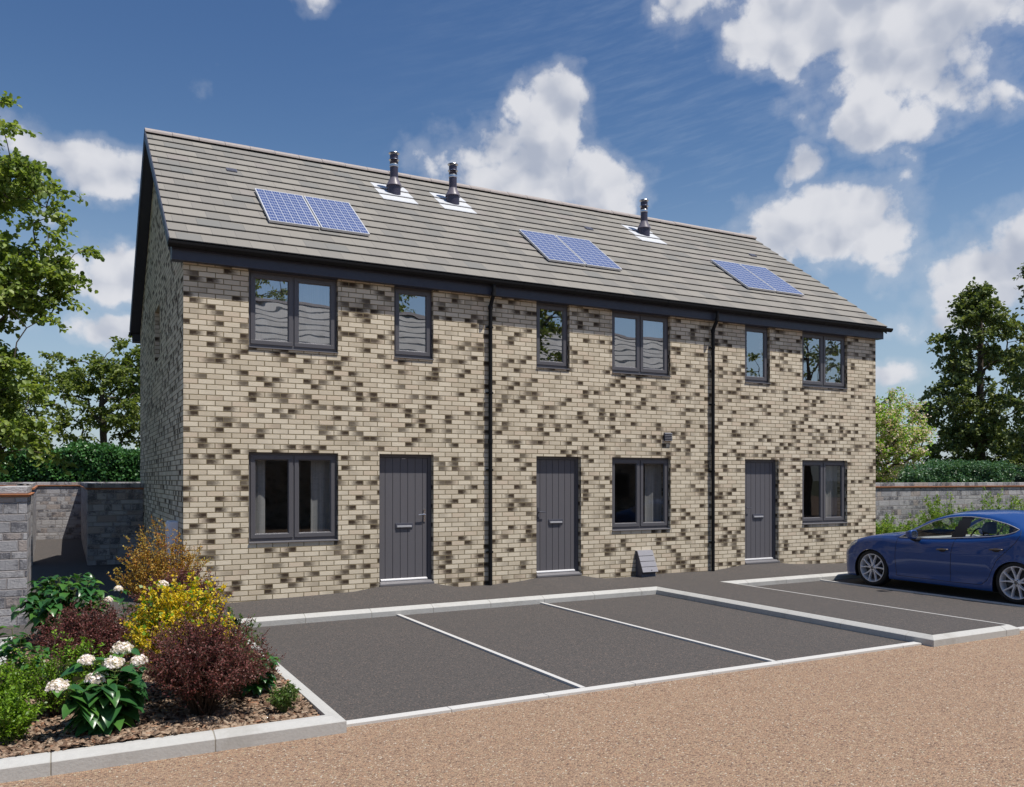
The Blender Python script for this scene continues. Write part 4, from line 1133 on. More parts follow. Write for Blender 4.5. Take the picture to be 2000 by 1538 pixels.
# ------------------------------------------------------------------ shrubs
def stems_plant(loc, h, rad, n_st, name, label, cat, lmat, smat, leaf, per, seed, vase=1.0, tw=4, twl=.12, flowers=None, group=None, up=.0, shape='diamond', curve=.35, lopt=None, part='foliage', bot=.22, sr=.004, tilt=(0,0)):
    """many arching stems from one base with twigs and small leaves"""
    global rng
    rng = np.random.default_rng(seed)
    t = thing(name, loc, label, cat, group)
    b = np.array(loc, float)
    a = rng.uniform(0, 2*np.pi, n_st); q = np.sqrt(rng.uniform(0, 1, n_st)); hh = h*(1-.42*q**2)*rng.uniform(.55, 1.0, n_st)*np.where(rng.uniform(size=n_st) < .12, 1.16, 1.0)
    tip = np.stack([np.cos(a)*q*rad+tilt[0]*hh, np.sin(a)*q*rad+tilt[1]*hh, hh], 1)
    st = np.stack([np.cos(a)*q*rad*.10, np.sin(a)*q*rad*.10, np.zeros(n_st)-.03], 1)
    m = 8; f = np.linspace(0, 1, m)[None, :, None]
    mid = tip*[vase*.55, vase*.55, .62]*1.0
    path = (1-f)**2*st[:, None]+2*f*(1-f)*mid[:, None]+f**2*tip[:, None]
    path = path+b+np.cumsum(rng.normal(size=(n_st, m, 3))*[.012,.012,.004], axis=1)*h*(f > 0)
    rad_ = np.linspace(1, .3, m)[None]*sr*np.ones((n_st, 1))
    parts = [tubes_np(path, rad_, 4)]
    cs, ds, ns = [], [], []; tws = []
    for k in range(tw*4):
        f_ = rng.uniform(bot, 1, n_st)**.8; ix = np.minimum((f_*(m-1)).astype(int), m-2); fr = (f_*(m-1)-ix)[:, None]
        p = path[np.arange(n_st), ix]*(1-fr)+path[np.arange(n_st), ix+1]*fr
        dr = unit(path[np.arange(n_st), ix+1]-path[np.arange(n_st), ix])
        td = unit(dr*.7+rnd(n_st)*.75+[0, 0, up]); ln = twl*rng.uniform(.4, 1.2, (n_st, 1))*(1.15-.5*f_[:, None])
        tws.append(np.stack([p, p+td*ln], 1))
        for z in range(per):
            g_ = (z+rng.uniform(0, 1, (n_st, 1)))/per
            cs.append(p+td*ln*g_); ds.append(unit(td*.55+rnd(n_st)*.7)); ns.append(unit(rnd(n_st)*.6+[0, 0, .9]))
    for z in range(per*3):       # leaves on the stems themselves, to the very tip
        f_ = rng.uniform(bot+.2, 1, n_st); ix = np.minimum((f_*(m-1)).astype(int), m-2); fr = (f_*(m-1)-ix)[:, None]
        p = path[np.arange(n_st), ix]*(1-fr)+path[np.arange(n_st), ix+1]*fr
        cs.append(p); ds.append(unit(rnd(n_st)+[0, 0, .5])); ns.append(unit(rnd(n_st)*.6+[0, 0, .9]))
    tws = np.concatenate(tws); parts.append(tubes_np(tws, np.full(tws.shape[:2], sr*.4), 3))
    obj('stems', merge(parts), smat, t)
    cs, ds, ns = map(np.concatenate, (cs, ds, ns)); N = len(cs); s = rng.uniform(.6, 1.3, N)
    obj(part, leaf_cloud(cs, ds, ns, leaf[0]*s, leaf[1]*s, .25, shape), lmat, t)
    if flowers:
        fm, frac, fl_ = flowers
        w_ = np.where(rng.uniform(size=N) < frac)[0]
        obj('flowers', leaf_cloud(cs[w_]+rnd(len(w_))*.006, unit(rnd(len(w_))+[0,0,.6]), rnd(len(w_)), fl_, fl_*.8, .2), fm, t)
    return t
Zb = .11
stems_plant((.92,6.80,Zb), .80, .55, 215, 'purple_shrub', 'large feathery dark purple barberry in the front of the bed', 'shrub', M['l_berb'], M['twig'], (.019,.010), 6, 101, vase=.55, tw=5, twl=.13, bot=.36)
stems_plant((.20,8.75,Zb), .66, .47, 240, 'purple_shrub', 'lower purple barberry on the left, before the broad leaved plant', 'shrub', M['l_berb'], M['twig'], (.020,.011), 6, 102, vase=.6, tw=4, twl=.13, bot=.25)
stems_plant((1.12,10.1,Zb), .80, .52, 230, 'purple_shrub', 'purple barberry at the back of the bed below the orange shrub', 'shrub', M['l_berb'], M['twig'], (.023,.013), 6, 103, vase=.6, tw=4, twl=.13, bot=.2)
stems_plant((.86,7.60,Zb), 1.02, .44, 200, 'yellow_shrub', 'bright yellow leaved shrub between the purple barberries', 'shrub', M['l_yellow'], M['twig'], (.028,.017), 6, 104, vase=.8, tw=4, twl=.10, bot=.15, flowers=(M['l_small'], .12, .042))
stems_plant((1.10,10.95,Zb), 1.30, .56, 150, 'orange_shrub', 'tall loose shrub with small orange flowers in front of the gable corner', 'shrub', M['l_orange'], M['twig'], (.026,.017), 5, 105, vase=.7, tw=4, twl=.12, bot=.22, up=.3, tilt=(-.13,0))
stems_plant((-.06,7.35,Zb), .66, .38, 62, 'green_shrub', 'bright green small leaved shrub at the left of the bed', 'shrub', M['l_small'], M['twig'], (.022,.015), 5, 106, vase=.7, tw=4, twl=.08, bot=.1, up=.3)
stems_plant((-.33,6.66,Zb), .42, .20, 46, 'green_shrub', 'small bright green shrub in the bottom left corner by the kerb', 'shrub', M['l_small'], M['stem'], (.024,.016), 5, 107, vase=.8, tw=3, twl=.06, bot=.1, up=.3, sr=.003)
stems_plant((-.42,7.25,Zb), .50, .26, 50, 'green_shrub', 'bright green shrub cut by the left edge of the picture', 'shrub', M['l_small'], M['twig'], (.024,.016), 5, 113, vase=.8, tw=3, twl=.07, bot=.1, up=.3)
stems_plant((1.50,6.66,Zb), .23, .15, 26, 'green_sprig', 'little green seedling shrub alone by the right corner of the bed', 'shrub', M['l_sprig'], M['stem'], (.019,.012), 5, 108, vase=.9, tw=3, twl=.05, bot=.1, up=.4, sr=.0022)
stems_plant((1.42,8.35,Zb), .62, .30, 34, 'green_shrub', 'slender green shrub showing above the right side of the large purple barberry', 'shrub', M['l_sprig'], M['stem'], (.022,.011), 5, 109, vase=.8, tw=4, twl=.05, bot=.2, up=.6, sr=.003)

def hydrangea(loc, h, rad, n_st, label, seed, heads=(), leaf=(.13,.095), group=None, low=.25):
    global rng
    rng = np.random.default_rng(seed)
    t = thing('broadleaf_plant' if not heads else 'flowering_plant', loc, label, 'plant', group); b = np.array(loc, float)
    a = rng.uniform(0, 2*np.pi, n_st); q = np.sqrt(rng.uniform(0.02, 1, n_st)); hh = h*(1-.5*q**2)*rng.uniform(.8, 1.05, n_st)
    tip = np.stack([np.cos(a)*q*rad*.8, np.sin(a)*q*rad*.8, hh], 1)
    if len(heads):
        H = np.array([hd[:3] for hd in heads])-b; tip = np.concatenate([tip, H-[0, 0, .02]]); n_st = len(tip)
    m = 7; f = np.linspace(0, 1, m)[None, :, None]
    path = (1-f)**2*(tip*[.08, .08, 0])[:, None]+2*f*(1-f)*(tip*[.5, .5, .6])[:, None]+f**2*tip[:, None]+b
    parts = [tubes_np(path, np.linspace(.006, .003, m)[None]*np.ones((n_st, 1)), 5)]
    cs, ds, ns, L = [], [], [], []; pet = []
    lv = [(low, 2), (.5, 2), (.72, 2), (.88, 2), (.99, 4)]
    for f_, k in lv:
        for j in range(k):
            ix = min(int(f_*(m-1)), m-2); fr = f_*(m-1)-ix
            p = path[:, ix]*(1-fr)+path[:, ix+1]*fr
            an = rng.uniform(0, 2*np.pi, n_st)
            hd = unit(np.stack([np.cos(an), np.sin(an), np.full(n_st, .35 if f_ > .9 else .15)], 1)+np.concatenate([np.cos(a)[:, None], np.sin(a)[:, None], np.zeros((len(a), 1))], 1)[np.arange(n_st) % len(a)]*.35)
            pl = rng.uniform(.02, .05, (n_st, 1)); pe = p+hd*pl
            pet.append(np.stack([p, pe], 1))
            droop = rng.uniform(.1, .75, (n_st, 1))*(1.1-f_*.5)
            dd = unit(hd*[1, 1, .6]-np.array([0, 0, 1])*droop)
            cs.append(pe); ds.append(dd); ns.append(unit(np.array([0, 0, 1.])+hd*droop+rnd(n_st)*.18)); L.append(rng.uniform(.6, 1.15, n_st)*(1.0 if f_ < .9 else .72))
    pet = np.concatenate(pet); parts.append(tubes_np(pet, np.full(pet.shape[:2], .0022), 4))
    obj('stems', merge(parts), M['stem'], t)
    cs, ds, ns, L = map(np.concatenate, (cs, ds, ns, L))
    obj('leaves', leaf_cloud(cs, ds, ns, leaf[0]*L, leaf[1]*L, .22, 'heart'), M['l_hyd'], t, smooth=True)
    for hd in heads:
        c = np.array(hd[:3]); r = hd[3]; k = 300
        p = unit(rnd(k)); p[:, 2] = np.abs(p[:, 2])*.8-.12; p = p*[.88, .88, 1.0]
        C = c+p*r*rng.uniform(.62, 1.14, (k, 1))*(1+.18*np.sin(np.arctan2(p[:, 1], p[:, 0])*3+seed)[:, None])
        fl, n4 = [], unit(p+rnd(k)*.35)
        u = unit(np.cross(n4, rnd(k))); w2 = np.cross(n4, u)
        for aa in range(4):
            th_ = aa*math.pi/2; dd = u*math.cos(th_)+w2*math.sin(th_)
            fl.append(leaf_cloud(C, dd+n4*.2, n4, .0135, .012, .15))
        obj('flower_head', merge(fl), M['l_petal'], t)
    return t
hydrangea((.27,6.62,Zb), .42, .28, 13, 'front plant with white pink flower heads and broad pointed leaves', 201,
  [(-.05,6.55,.475,.072),(.13,6.75,.60,.054),(.19,6.62,.49,.070),(.30,6.70,.565,.072),(.37,6.88,.635,.076),(.47,6.72,.565,.058)], leaf=(.175,.130))
hydrangea((-.02,10.55,Zb), .74, .60, 40, 'broad leaved green plant at the back left of the bed', 202, leaf=(.16,.12))
hydrangea((-.36,8.25,Zb), .52, .30, 10, 'broad leaved plant half hidden behind the small leaved green shrub', 203, leaf=(.13,.10))
hydrangea((1.40,7.25,Zb), .34, .24, 11, 'broad leaved plant beneath the right side of the purple barberry', 204, leaf=(.12,.085))
hydrangea((.62,9.35,Zb), .66, .25, 9, 'flowering plant with small white heads behind the yellow shrub', 205, [(.46,9.3,.80,.040),(.86,9.2,.83,.055),(.36,9.05,.73,.035)], leaf=(.11,.08))
# shrubs before the right wall
for i, (x, y, h, r, lb) in enumerate([(15.95,13.0,.82,.42,'low yellow green shrub beside the brick corner on the right'),(16.75,13.3,1.02,.45,'yellow green shrub in front of the wall just right of the house'),(17.6,13.2,1.0,.48,'yellow green shrub behind the bonnet of the blue car'),
      (18.75,13.35,1.62,.55,'tallest green shrub in front of the wall above the windscreen'),(19.75,13.2,1.15,.45,'green shrub behind the front of the car roof'),(21.0,13.35,1.62,.58,'tall green shrub in front of the wall at the right edge of the frame'),(22.1,13.3,1.35,.5,'green shrub against the wall behind the car boot'),(18.2,12.5,.85,.5,'low yellow green shrub seen through the front window of the car'),(19.7,12.4,.9,.5,'low yellow green shrub seen through the rear window of the car')]):
    stems_plant((x, y, .12), h, r, 60, 'wall_shrub', lb, 'shrub', M['l_wall'], M['stem'], (.045,.028), 5, 300+i, vase=.75, tw=4, twl=.16, bot=.05, up=.5, group='green shrubs along the right garden wall')

# ------------------------------------------------------------------ soil and bark chips
def sz(x, y): return .085+.03*math.sin(x*2.1+1)*math.sin(y*1.3)+.02*mnoise.noise(Vector((x*3, y*3, 0)))
struct('soil', grid(list(np.linspace(-.54, 1.735, 24)), list(np.linspace(6.325, 11.23, 44)), sz), M['soil'], 'dark soil of the planted bed inside the pale kerbs', 'soil', smooth=True)
rng = np.random.default_rng(5)
nC = 13000
u_ = rng.uniform(size=nC)**1.5
cx_ = rng.uniform(-.52, 1.72, nC); cy_ = 6.34+4.86*u_
cz_ = np.array([sz(a, b) for a, b in zip(cx_, cy_)])+rng.uniform(.0, .028, nC)
ang = rng.uniform(0, 2*np.pi, nC); Lc = rng.uniform(.014, .046, nC); Wc = Lc*rng.uniform(.3, .75, nC); Tc = rng.uniform(.002, .005, nC)
tl = rnd(nC)*[.30, .30, 0]+[0, 0, 1]; nz_ = unit(tl); ux = unit(np.cross(nz_, np.stack([np.cos(ang), np.sin(ang), 0*ang], 1))); uy = np.cross(nz_, ux)
C = np.stack([cx_, cy_, cz_], 1); K5 = 5
ring = []
for lv in (0, 1):
    for k in range(K5):
        th_ = 2*np.pi*k/K5+rng.uniform(-.4, .4, nC); rr_ = rng.uniform(.7, 1.15, nC)
        ring.append(C+ux*(np.cos(th_)*Lc*rr_)[:, None]+uy*(np.sin(th_)*Wc*rr_)[:, None]+nz_*(Tc*(1 if lv else -1))[:, None])
V = np.stack(ring, 1).reshape(-1, 3)
o_ = np.arange(nC)[:, None]*10
fs = [np.concatenate([o_+k, o_+(k+1) % 5, o_+5+(k+1) % 5, o_+5+k], 1) for k in range(5)]
fs.append(np.concatenate([o_+5, o_+6, o_+7, o_+8], 1)); fs.append(np.concatenate([o_+5, o_+8, o_+9, o_+9], 1)[:, [0, 1, 2, 2]]) if False else None
quad = np.concatenate([f for f in fs if f is not None])
# the fifth corner of every top as a sliver quad (5, 8, 9) closed with a midpoint
mid = ((V.reshape(nC, 10, 3)[:, 5]+V.reshape(nC, 10, 3)[:, 9])/2)
base_i = len(V); V = np.concatenate([V, mid]); mi = (np.arange(nC)+base_i)[:, None]
quad = np.concatenate([quad, np.concatenate([o_+5, o_+8, o_+9, mi], 1)])
tag(obj('bark_mulch', (V, quad), M['chip']), 'brown bark chips covering the soil of the planted bed', 'bark chips', None, 'stuff')

# ------------------------------------------------------------------ across the road (seen in the windows)
def opp_tile():
    m, t, b = new_mat("far_roof_tile"); x, y, z = sep(gpos(t))
    r = wnoise(t, comb(t, fl(x/.34), fl(y/.26), 0.0))
    setb(t, b, Base_Color=mixc(t, r, (.40,.38,.345), (.48,.46,.42)), Roughness=.9); return m
M['tile2'] = opp_tile()
ot = thing('brick_terrace', (16,-10.5,0), 'terrace across the road, seen only as a reflection in the upper windows', 'house')
m = MB(); m.box(-3, 30.5, -17.3, -8.7, -.1, 6.35); m.add([(-3,-17.3,6.35),(-3,-8.7,6.35),(-3,-13,9.6),(30.5,-17.3,6.35),(30.5,-8.7,6.35),(30.5,-13,9.6)], [(0,1,2),(3,4,5)])
obj('wall', m, M['brick'], ot)
m = MB(); ye, ze = -8.5, 6.25; nc = 10
for k in range(nc):
    for s in (1, -1):
        f0, f1 = k/nc, (k+1)/nc
        ya, yb = ye-4.5*f0, ye-4.5*f1; za, zb2 = ze+3.45*f0, ze+3.45*f1
        if s < 0: ya, yb = -26-ya, -26-yb
        m.add([(-3.2,ya,za+.045),(30.7,ya,za+.045),(30.7,yb,zb2+.002),(-3.2,yb,zb2+.002),(-3.2,ya,za-.03),(30.7,ya,za-.03)], [(0,1,2,3),(0,4,5,1)])
obj('roof', m, M['tile2'], ot)
m = MB(); m.ext([(-13.13,9.66),(-13.02,9.80),(-12.98,9.80),(-12.87,9.66)], -3.2, 30.7); obj('ridge_tile', m, M['ridge'], ot)
m = MB(); m.box(-3.2, 30.7, -8.52, -8.44, 5.98, 6.28); obj('fascia', m, M['fascia'], ot)
k = 0
for xx in (0.5, 5, 9.5, 14, 18.5, 23, 27.5):
    for zz in (1.0, 3.9):
        m = MB(); m.box(xx, xx+1.3, -8.698, -8.64, zz, zz+1.2); r_ = obj('window', m, M['frame'], ot)
        m = MB(); m.box(xx+.08, xx+1.22, -8.639, -8.63, zz+.08, zz+1.12); obj('pane', m, M['cartrim'], r_)
for i, (x, y, h, r, lb) in enumerate([(15.0,-2.8,10.5,2.3,'leafy tree across the road, mirrored in the middle house window'),(33.5,-6.0,11.5,3.4,'leafy tree at the end of the far terrace, mirrored in the right house windows'),(8.3,-18.0,13.9,2.2,'tall tree behind the far terrace, mirrored in the wide upper window of the left house'),(15.2,-18.0,13.9,2.2,'tall tree behind the far terrace, mirrored in the narrow upper window of the left house')]):
    cp = crown_pts(110, (x, y, h*.62), (r, r, h*.34), 401+i, .2, None, .8, -.2)
    grow((x,y,0), [(x,y,-.1),(x,y,h*.25),(x+.1,y,h*.5),(x,y,h*.8)], cp, lb, 'tree', M['l_dark'], (.15,.12), 60, .6, 410+i, r0=.18, name='broadleaf_tree')

# ------------------------------------------------------------------ curtains (each hangs behind its own window)
def curtain(x0, x1, z0, z1, label, seed, amp=.022):
    rs = np.random.default_rng(seed); n = int((x1-x0)/.012); y0 = FY+.24
    xs_ = np.linspace(x0, x1, n); ph = np.cumsum(rs.uniform(.18, .50, n))
    y = y0+amp*np.sin(ph)*rs.uniform(.7, 1.2)
    v = np.concatenate([np.stack([xs_, y, np.full(n, z0)], 1), np.stack([xs_+(np.sin(ph)*.004), y0+(y-y0)*.6, np.full(n, z1)], 1)])
    i = np.arange(n-1)[:, None]; f = np.concatenate([i, i+1, i+1+n, i+n], 1)
    tag(obj('curtain', (v, f), M['curtain'], smooth=True, origin=((x0+x1)/2, y0, z0)), label, 'curtain', 'sheer curtains hung inside the front windows')
curtain(2.36,2.60,1.0,2.30,'pale curtain at the left side of the ground floor window of the left house',1)
curtain(3.28,3.60,1.0,2.30,'pale curtain at the right side of the ground floor window of the left house',2)
curtain(9.52,9.90,1.0,2.30,'pale curtain at the right side of the ground floor window of the middle house',3)
curtain(14.05,14.58,1.0,2.30,'pale curtain at the right side of the ground floor window of the right house',4)
curtain(2.36,3.60,3.80,4.93,'net curtain across the upper wide window of the left house',5)
curtain(9.45,9.90,3.80,4.93,'net curtain in the upper wide window of the middle house',6)
curtain(14.0,14.58,3.80,4.93,'net curtain in the upper wide window of the right house',7)

# ------------------------------------------------------------------ the blue car
CX, CN = 13.365, 11.11            # centre line, nose
car = thing('parked_car', (CX, CN-2.15, .02), 'glossy dark blue car with silver spoked wheels parked in the right hand bay', 'car')
GZ = -.005
def I(s, tab):
    xs = [p[0] for p in tab]; ys = [p[1] for p in tab]
    # smooth monotone interpolation (average of shifted linear samples)
    return float(np.mean(np.interp([s-.09, s-.06, s-.03, s, s+.03, s+.06, s+.09], xs, ys)))
T_w = [(-.1,.28),(0,.38),(.05,.50),(.12,.62),(.25,.735),(.4,.795),(.6,.828),(.87,.845),(1.4,.845),(3.0,.848),(3.5,.846),(3.9,.815),(4.15,.76),(4.3,.66),(4.36,.55),(4.5,.4)]
T_low = [(-.1,.36),(0,.33),(.08,.25),(.15,.185),(.22,.155),(.45,.17),(1.2,.185),(3.1,.18),(3.8,.20),(4.1,.24),(4.3,.30),(4.36,.36),(4.5,.4)]
T_zb = [(-.1,.49),(0,.52),(.05,.57),(.15,.635),(.3,.72),(.45,.785),(.6,.835),(.8,.882),(1.0,.90),(1.2,.905),(1.42,.900),(1.7,.905),(2.2,.930),(2.7,.965),(3.0,1.000),(3.2,1.030),(3.34,1.065),(3.42,1.085),(3.6,1.07),(3.9,1.04),(4.15,1.00),(4.3,.93),(4.36,.85),(4.5,.7)]
T_zc = [(-.1,.51),(0,.57),(.05,.63),(.15,.705),(.3,.79),(.5,.865),(.8,.940),(1.1,.978),(1.3,.995),(1.38,1.02),(1.6,1.135),(1.8,1.240),(2.0,1.325),(2.2,1.375),(2.45,1.402),(2.8,1.412),(3.1,1.405),(3.35,1.375),(3.6,1.305),(3.85,1.205),(4.05,1.11),(4.2,1.055),(4.3,1.02),(4.36,.95),(4.5,.8)]
# roof rail: lateral position and height
T_wr = [(-.1,.25),(0,.34),(.15,.52),(.4,.64),(.8,.69),(1.2,.70),(1.36,.715),(1.6,.672),(1.85,.625),(2.1,.595),(2.5,.580),(2.9,.578),(3.2,.590),(3.5,.622),(3.8,.655),(4.1,.66),(4.3,.58),(4.36,.5),(4.5,.4)]
T_zr = [(-.1,.50),(0,.55),(.05,.60),(.15,.675),(.3,.762),(.5,.835),(.8,.910),(1.1,.940),(1.3,.945),(1.38,.955),(1.62,1.075),(1.85,1.205),(2.05,1.275),(2.3,1.322),(2.58,1.338),(2.85,1.325),(3.1,1.285),(3.3,1.235),(3.5,1.180),(3.7,1.125),(3.9,1.08),(4.15,1.03),(4.3,.975),(4.36,.90),(4.5,.75)]
FA, RA, ZA, RAD = .87, 3.42, .32, .352
def zlow(s):
    z = I(s, T_low)
    for a in (FA, RA):
        d = abs(s-a)
        if d < RAD: z = max(z, ZA+math.sqrt(RAD*RAD-d*d)*.985)
    return z
NA, NB_, NC_ = 26, 12, 12
def section(s):
    """half section, list of (w, z) from the lower edge up and over to the centre line"""
    w = I(s, T_w); zl = zlow(s); zb = I(s, T_zb); wr = I(s, T_wr); zr = I(s, T_zr); zc = I(s, T_zc)
    sill = I(s, T_low)
    wb = w-.062-.01*math.sin(math.pi*min(max((s-1.3)/2.3, 0), 1))
    crease = .018*math.exp(-((s-2.4)/1.2)**2)
    def side(z):
        t = min(max((z-sill)/max(zb-sill, .05), 0), 1)
        # rocker tuck, flank bulge, waist crease, shoulder
        q = np.interp(t, [0, .06, .16, .34, .52, .70, .80, .90, .97, 1.0], [.035, .018, .022, .010, .004, .000, .004, .020, .042, .062])
        fl_ = 0
        for a in (FA, RA):      # flared arches
            d = math.hypot(s-a, z-ZA); fl_ = max(fl_, .014*math.exp(-((d-RAD)/.07)**2))
        q += crease*math.exp(-((z-(.30+.06*(s-1.3)))/.06)**2)*.8
        return w-q+fl_*(1 if z < .8 else 0)
    pts = []
    for k in range(NA+1):
        t = k/NA; z = zl+(zb-zl)*t
        pts.append((side(z)-(w-.062-wb if k == NA else 0)*1.0, z))
    pts[-1] = (min(pts[-1][0], wb), zb)
    for k in range(1, NB_+1):
        t = k/NB_; bul = .022*math.sin(math.pi*t)
        pts.append((wb*(1-t)+wr*t+bul*.8, zb*(1-t)+zr*t+bul*.35*(1 if s > 1.3 else .6)))
    for k in range(1, NC_+1):
        t = k/NC_; x = wr*(1-t)
        pts.append((x, zr+(zc-zr)*(1-(x/max(wr, .01))**2.1)))
    return pts
st = sorted(set([0.0, .015, .035, .06, .09]+[round(v, 4) for v in np.arange(.12, 4.28, .030)]+[4.3, 4.32, 4.34, 4.355]+[round(a+RAD*q, 4) for a in (FA, RA) for q in (-1.0, -.985, -.95, .95, .985, 1.0)]))
secs = [section(s) for s in st]
NP = len(secs[0])
def inpoly(p, poly):
    x, y = p; c = False; n = len(poly)
    for i in range(n):
        (a, b), (d, e) = poly[i], poly[i-1]
        if (b > y) != (e > y) and x < (d-a)*(y-b)/(e-b)+a: c = not c
    return c
DLO = [(1.40,.912),(1.62,1.032),(1.80,1.125),(1.95,1.198),(2.18,1.268),(2.40,1.295),(2.58,1.300),(2.89,1.275),(3.18,1.215),(3.30,1.180),(3.42,1.140),(3.38,1.105),(3.30,1.074),(3.21,1.048),(3.0,1.016),(2.71,.985),(2.3,.950),(2.0,.930),(1.7,.915)]
PIL = [(2.47,1.40),(2.31,.90),(2.54,.90),(2.66,1.40)]
FDOOR = [(1.365,.93),(1.35,.57),(1.365,.26),(2.36,.255),(2.365,.40),(2.385,.715),(2.43,.955),(2.2,.94),(1.6,.925)]
RDOOR = [(2.43,.955),(2.385,.715),(2.365,.40),(2.36,.255),(2.88,.262),(2.98,.35),(3.02,.425),(3.14,.661),(3.42,.946),(3.49,1.08),(3.42,1.10),(3.21,1.05),(2.71,.985)]
HL = [(.08,.575),(.20,.60),(.34,.655),(.52,.755),(.50,.80),(.36,.765),(.22,.71),(.10,.64)]
groups = {}
def put_face(key, q): groups.setdefault(key, []).append(q)
for sd in (1, -1):
    for i in range(len(st)-1):
        for k in range(NP-1):
            s_ = (st[i]+st[i+1])/2
            z_ = (secs[i][k][1]+secs[i+1][k+1][1])/2; w_ = (secs[i][k][0]+secs[i+1][k+1][0])/2
            if k < NA+NB_ and inpoly((s_, z_), DLO) and k >= NA-3:
                if inpoly((s_, z_), PIL) or s_ < 1.60 or (3.32 < s_) : key = 'trim'
                elif abs(s_-(3.095+(z_-1.03)*.40)) < .016: key = 'trim'
                else: key = 'side_window'
            elif k >= NA+NB_ and 1.36+.10*(w_/.7)**2 < s_ < 2.02 and w_ < .645-.06*(s_-1.36): key = 'windscreen'
            elif k >= NA+NB_ and 3.50 < s_ < 4.10 and w_ < .58: key = 'rear_window'
            elif k <= NA+NB_ and inpoly((s_, z_), HL): key = 'headlight'
            elif s_ < .09 and z_ < .56: key = 'grille'
            elif inpoly((s_, z_), FDOOR) and k <= NA: key = 'front_door'
            elif inpoly((s_, z_), RDOOR) and k <= NA: key = 'rear_door'
            elif s_ > 4.15 and .70 < z_ < .86 and k <= NA and w_ > .35: key = 'tail_light'
            else: key = 'body'
            if key in ('front_door', 'rear_door', 'side_window', 'headlight', 'tail_light'): key = (key, sd)
            put_face(key, [(sd, i, k), (sd, i+1, k), (sd, i+1, k+1), (sd, i, k+1)])
def cpos(sd, i, k): w, z = secs[i][k]; return (CX-sd*w, CN-st[i], z+GZ+.005)
lamp_red = simple("tail_lens", (.35, .01, .01), .15, coat=1.0)
cm = {'body': 'paint', 'trim': 'cartrim', 'side_window': 'car_glass', 'windscreen': 'car_glass', 'rear_window': 'car_glass', 'headlight': 'lamp', 'grille': 'cartrim', 'front_door': 'paint', 'rear_door': 'paint'}
parts_ = {}
from mathutils import Vector as V3
nvec = {}
def vnorm(sd, i, k):
    # analytic-like smooth normals from neighbouring grid points
    i0, i1 = max(i-1, 0), min(i+1, len(st)-1); k0, k1 = max(k-1, 0), min(k+1, NP-1)
    a = V3(cpos(sd, i1, k))-V3(cpos(sd, i0, k)); b = V3(cpos(sd, i, k1))-V3(cpos(sd, i, k0))
    n = a.cross(b)*sd; n.normalize(); return -n if n.dot(V3((-sd*.3, 0, .3))) < -1e9 else n
for key, fs in groups.items():
    nm = key[0] if isinstance(key, tuple) else key
    idx = {}; m = MB(); ref = []
    for q in fs:
        f = []
        for r_ in q:
            rr = r_ if r_[2] != NP-1 else (1, r_[1], r_[2])
            if rr not in idx: idx[rr] = len(m.v); m.v.append(cpos(*rr)); ref.append(rr)
            f.append(idx[rr])
        m.f.append(tuple(f) if q[0][0] == 1 else tuple(f[::-1]))
    mat = lamp_red if nm == 'tail_light' else M[cm.get(nm, 'paint')]
    me = bpy.data.meshes.new(nm); org = np.array(wloc(car))
    me.from_pydata([tuple(np.array(v)-org) for v in m.v], [], m.f); me.materials.append(mat); me.update()
    me.polygons.foreach_set('use_smooth', [True]*len(me.polygons))
    ns_ = []
    for r_ in ref:
        n = vnorm(*r_)
        if r_[2] == NP-1: n = V3((0, n.y, n.z)).normalized()
        ns_.append(tuple(n))
    # orient towards the outside
    c0 = V3((CX, CN-2.2, .7))
    ns2 = []
    for v, n in zip(m.v, ns_):
        n = V3(n); d = V3(v)-c0; d.y *= .35
        ns2.append(tuple(n if n.dot(d) > 0 else -n))
    import bmesh
    for p in me.polygons: pass
    bm = bmesh.new(); bm.from_mesh(me)
    for f in bm.faces:
        d = f.calc_center_median()+V3(org)-c0; d.y *= .35
        if f.normal.dot(d) < 0: f.normal_flip()
    bm.to_mesh(me); bm.free()
    me.normals_split_custom_set_from_vertices(ns2)
    parts_[key] = link(nm, me, car)
body = parts_['body']
def surf(s, z, off=0.0, sd=1):
    sec = section(s); zs = [p[1] for p in sec[:NA+NB_+1]]; ws = [p[0] for p in sec[:NA+NB_+1]]
    w = float(np.interp(z, zs, ws)); return (CX-sd*(w+off), CN-s, z+GZ+.005)
def poly_line(pts, step=.03):
    out = []
    for (a, b), (c, d) in zip(pts[:-1], pts[1:]):
        n = max(1, int(math.hypot(c-a, d-b)/step)); out += [(a+(c-a)*q/n, b+(d-b)*q/n) for q in range(n)]
    return out+[pts[-1]]
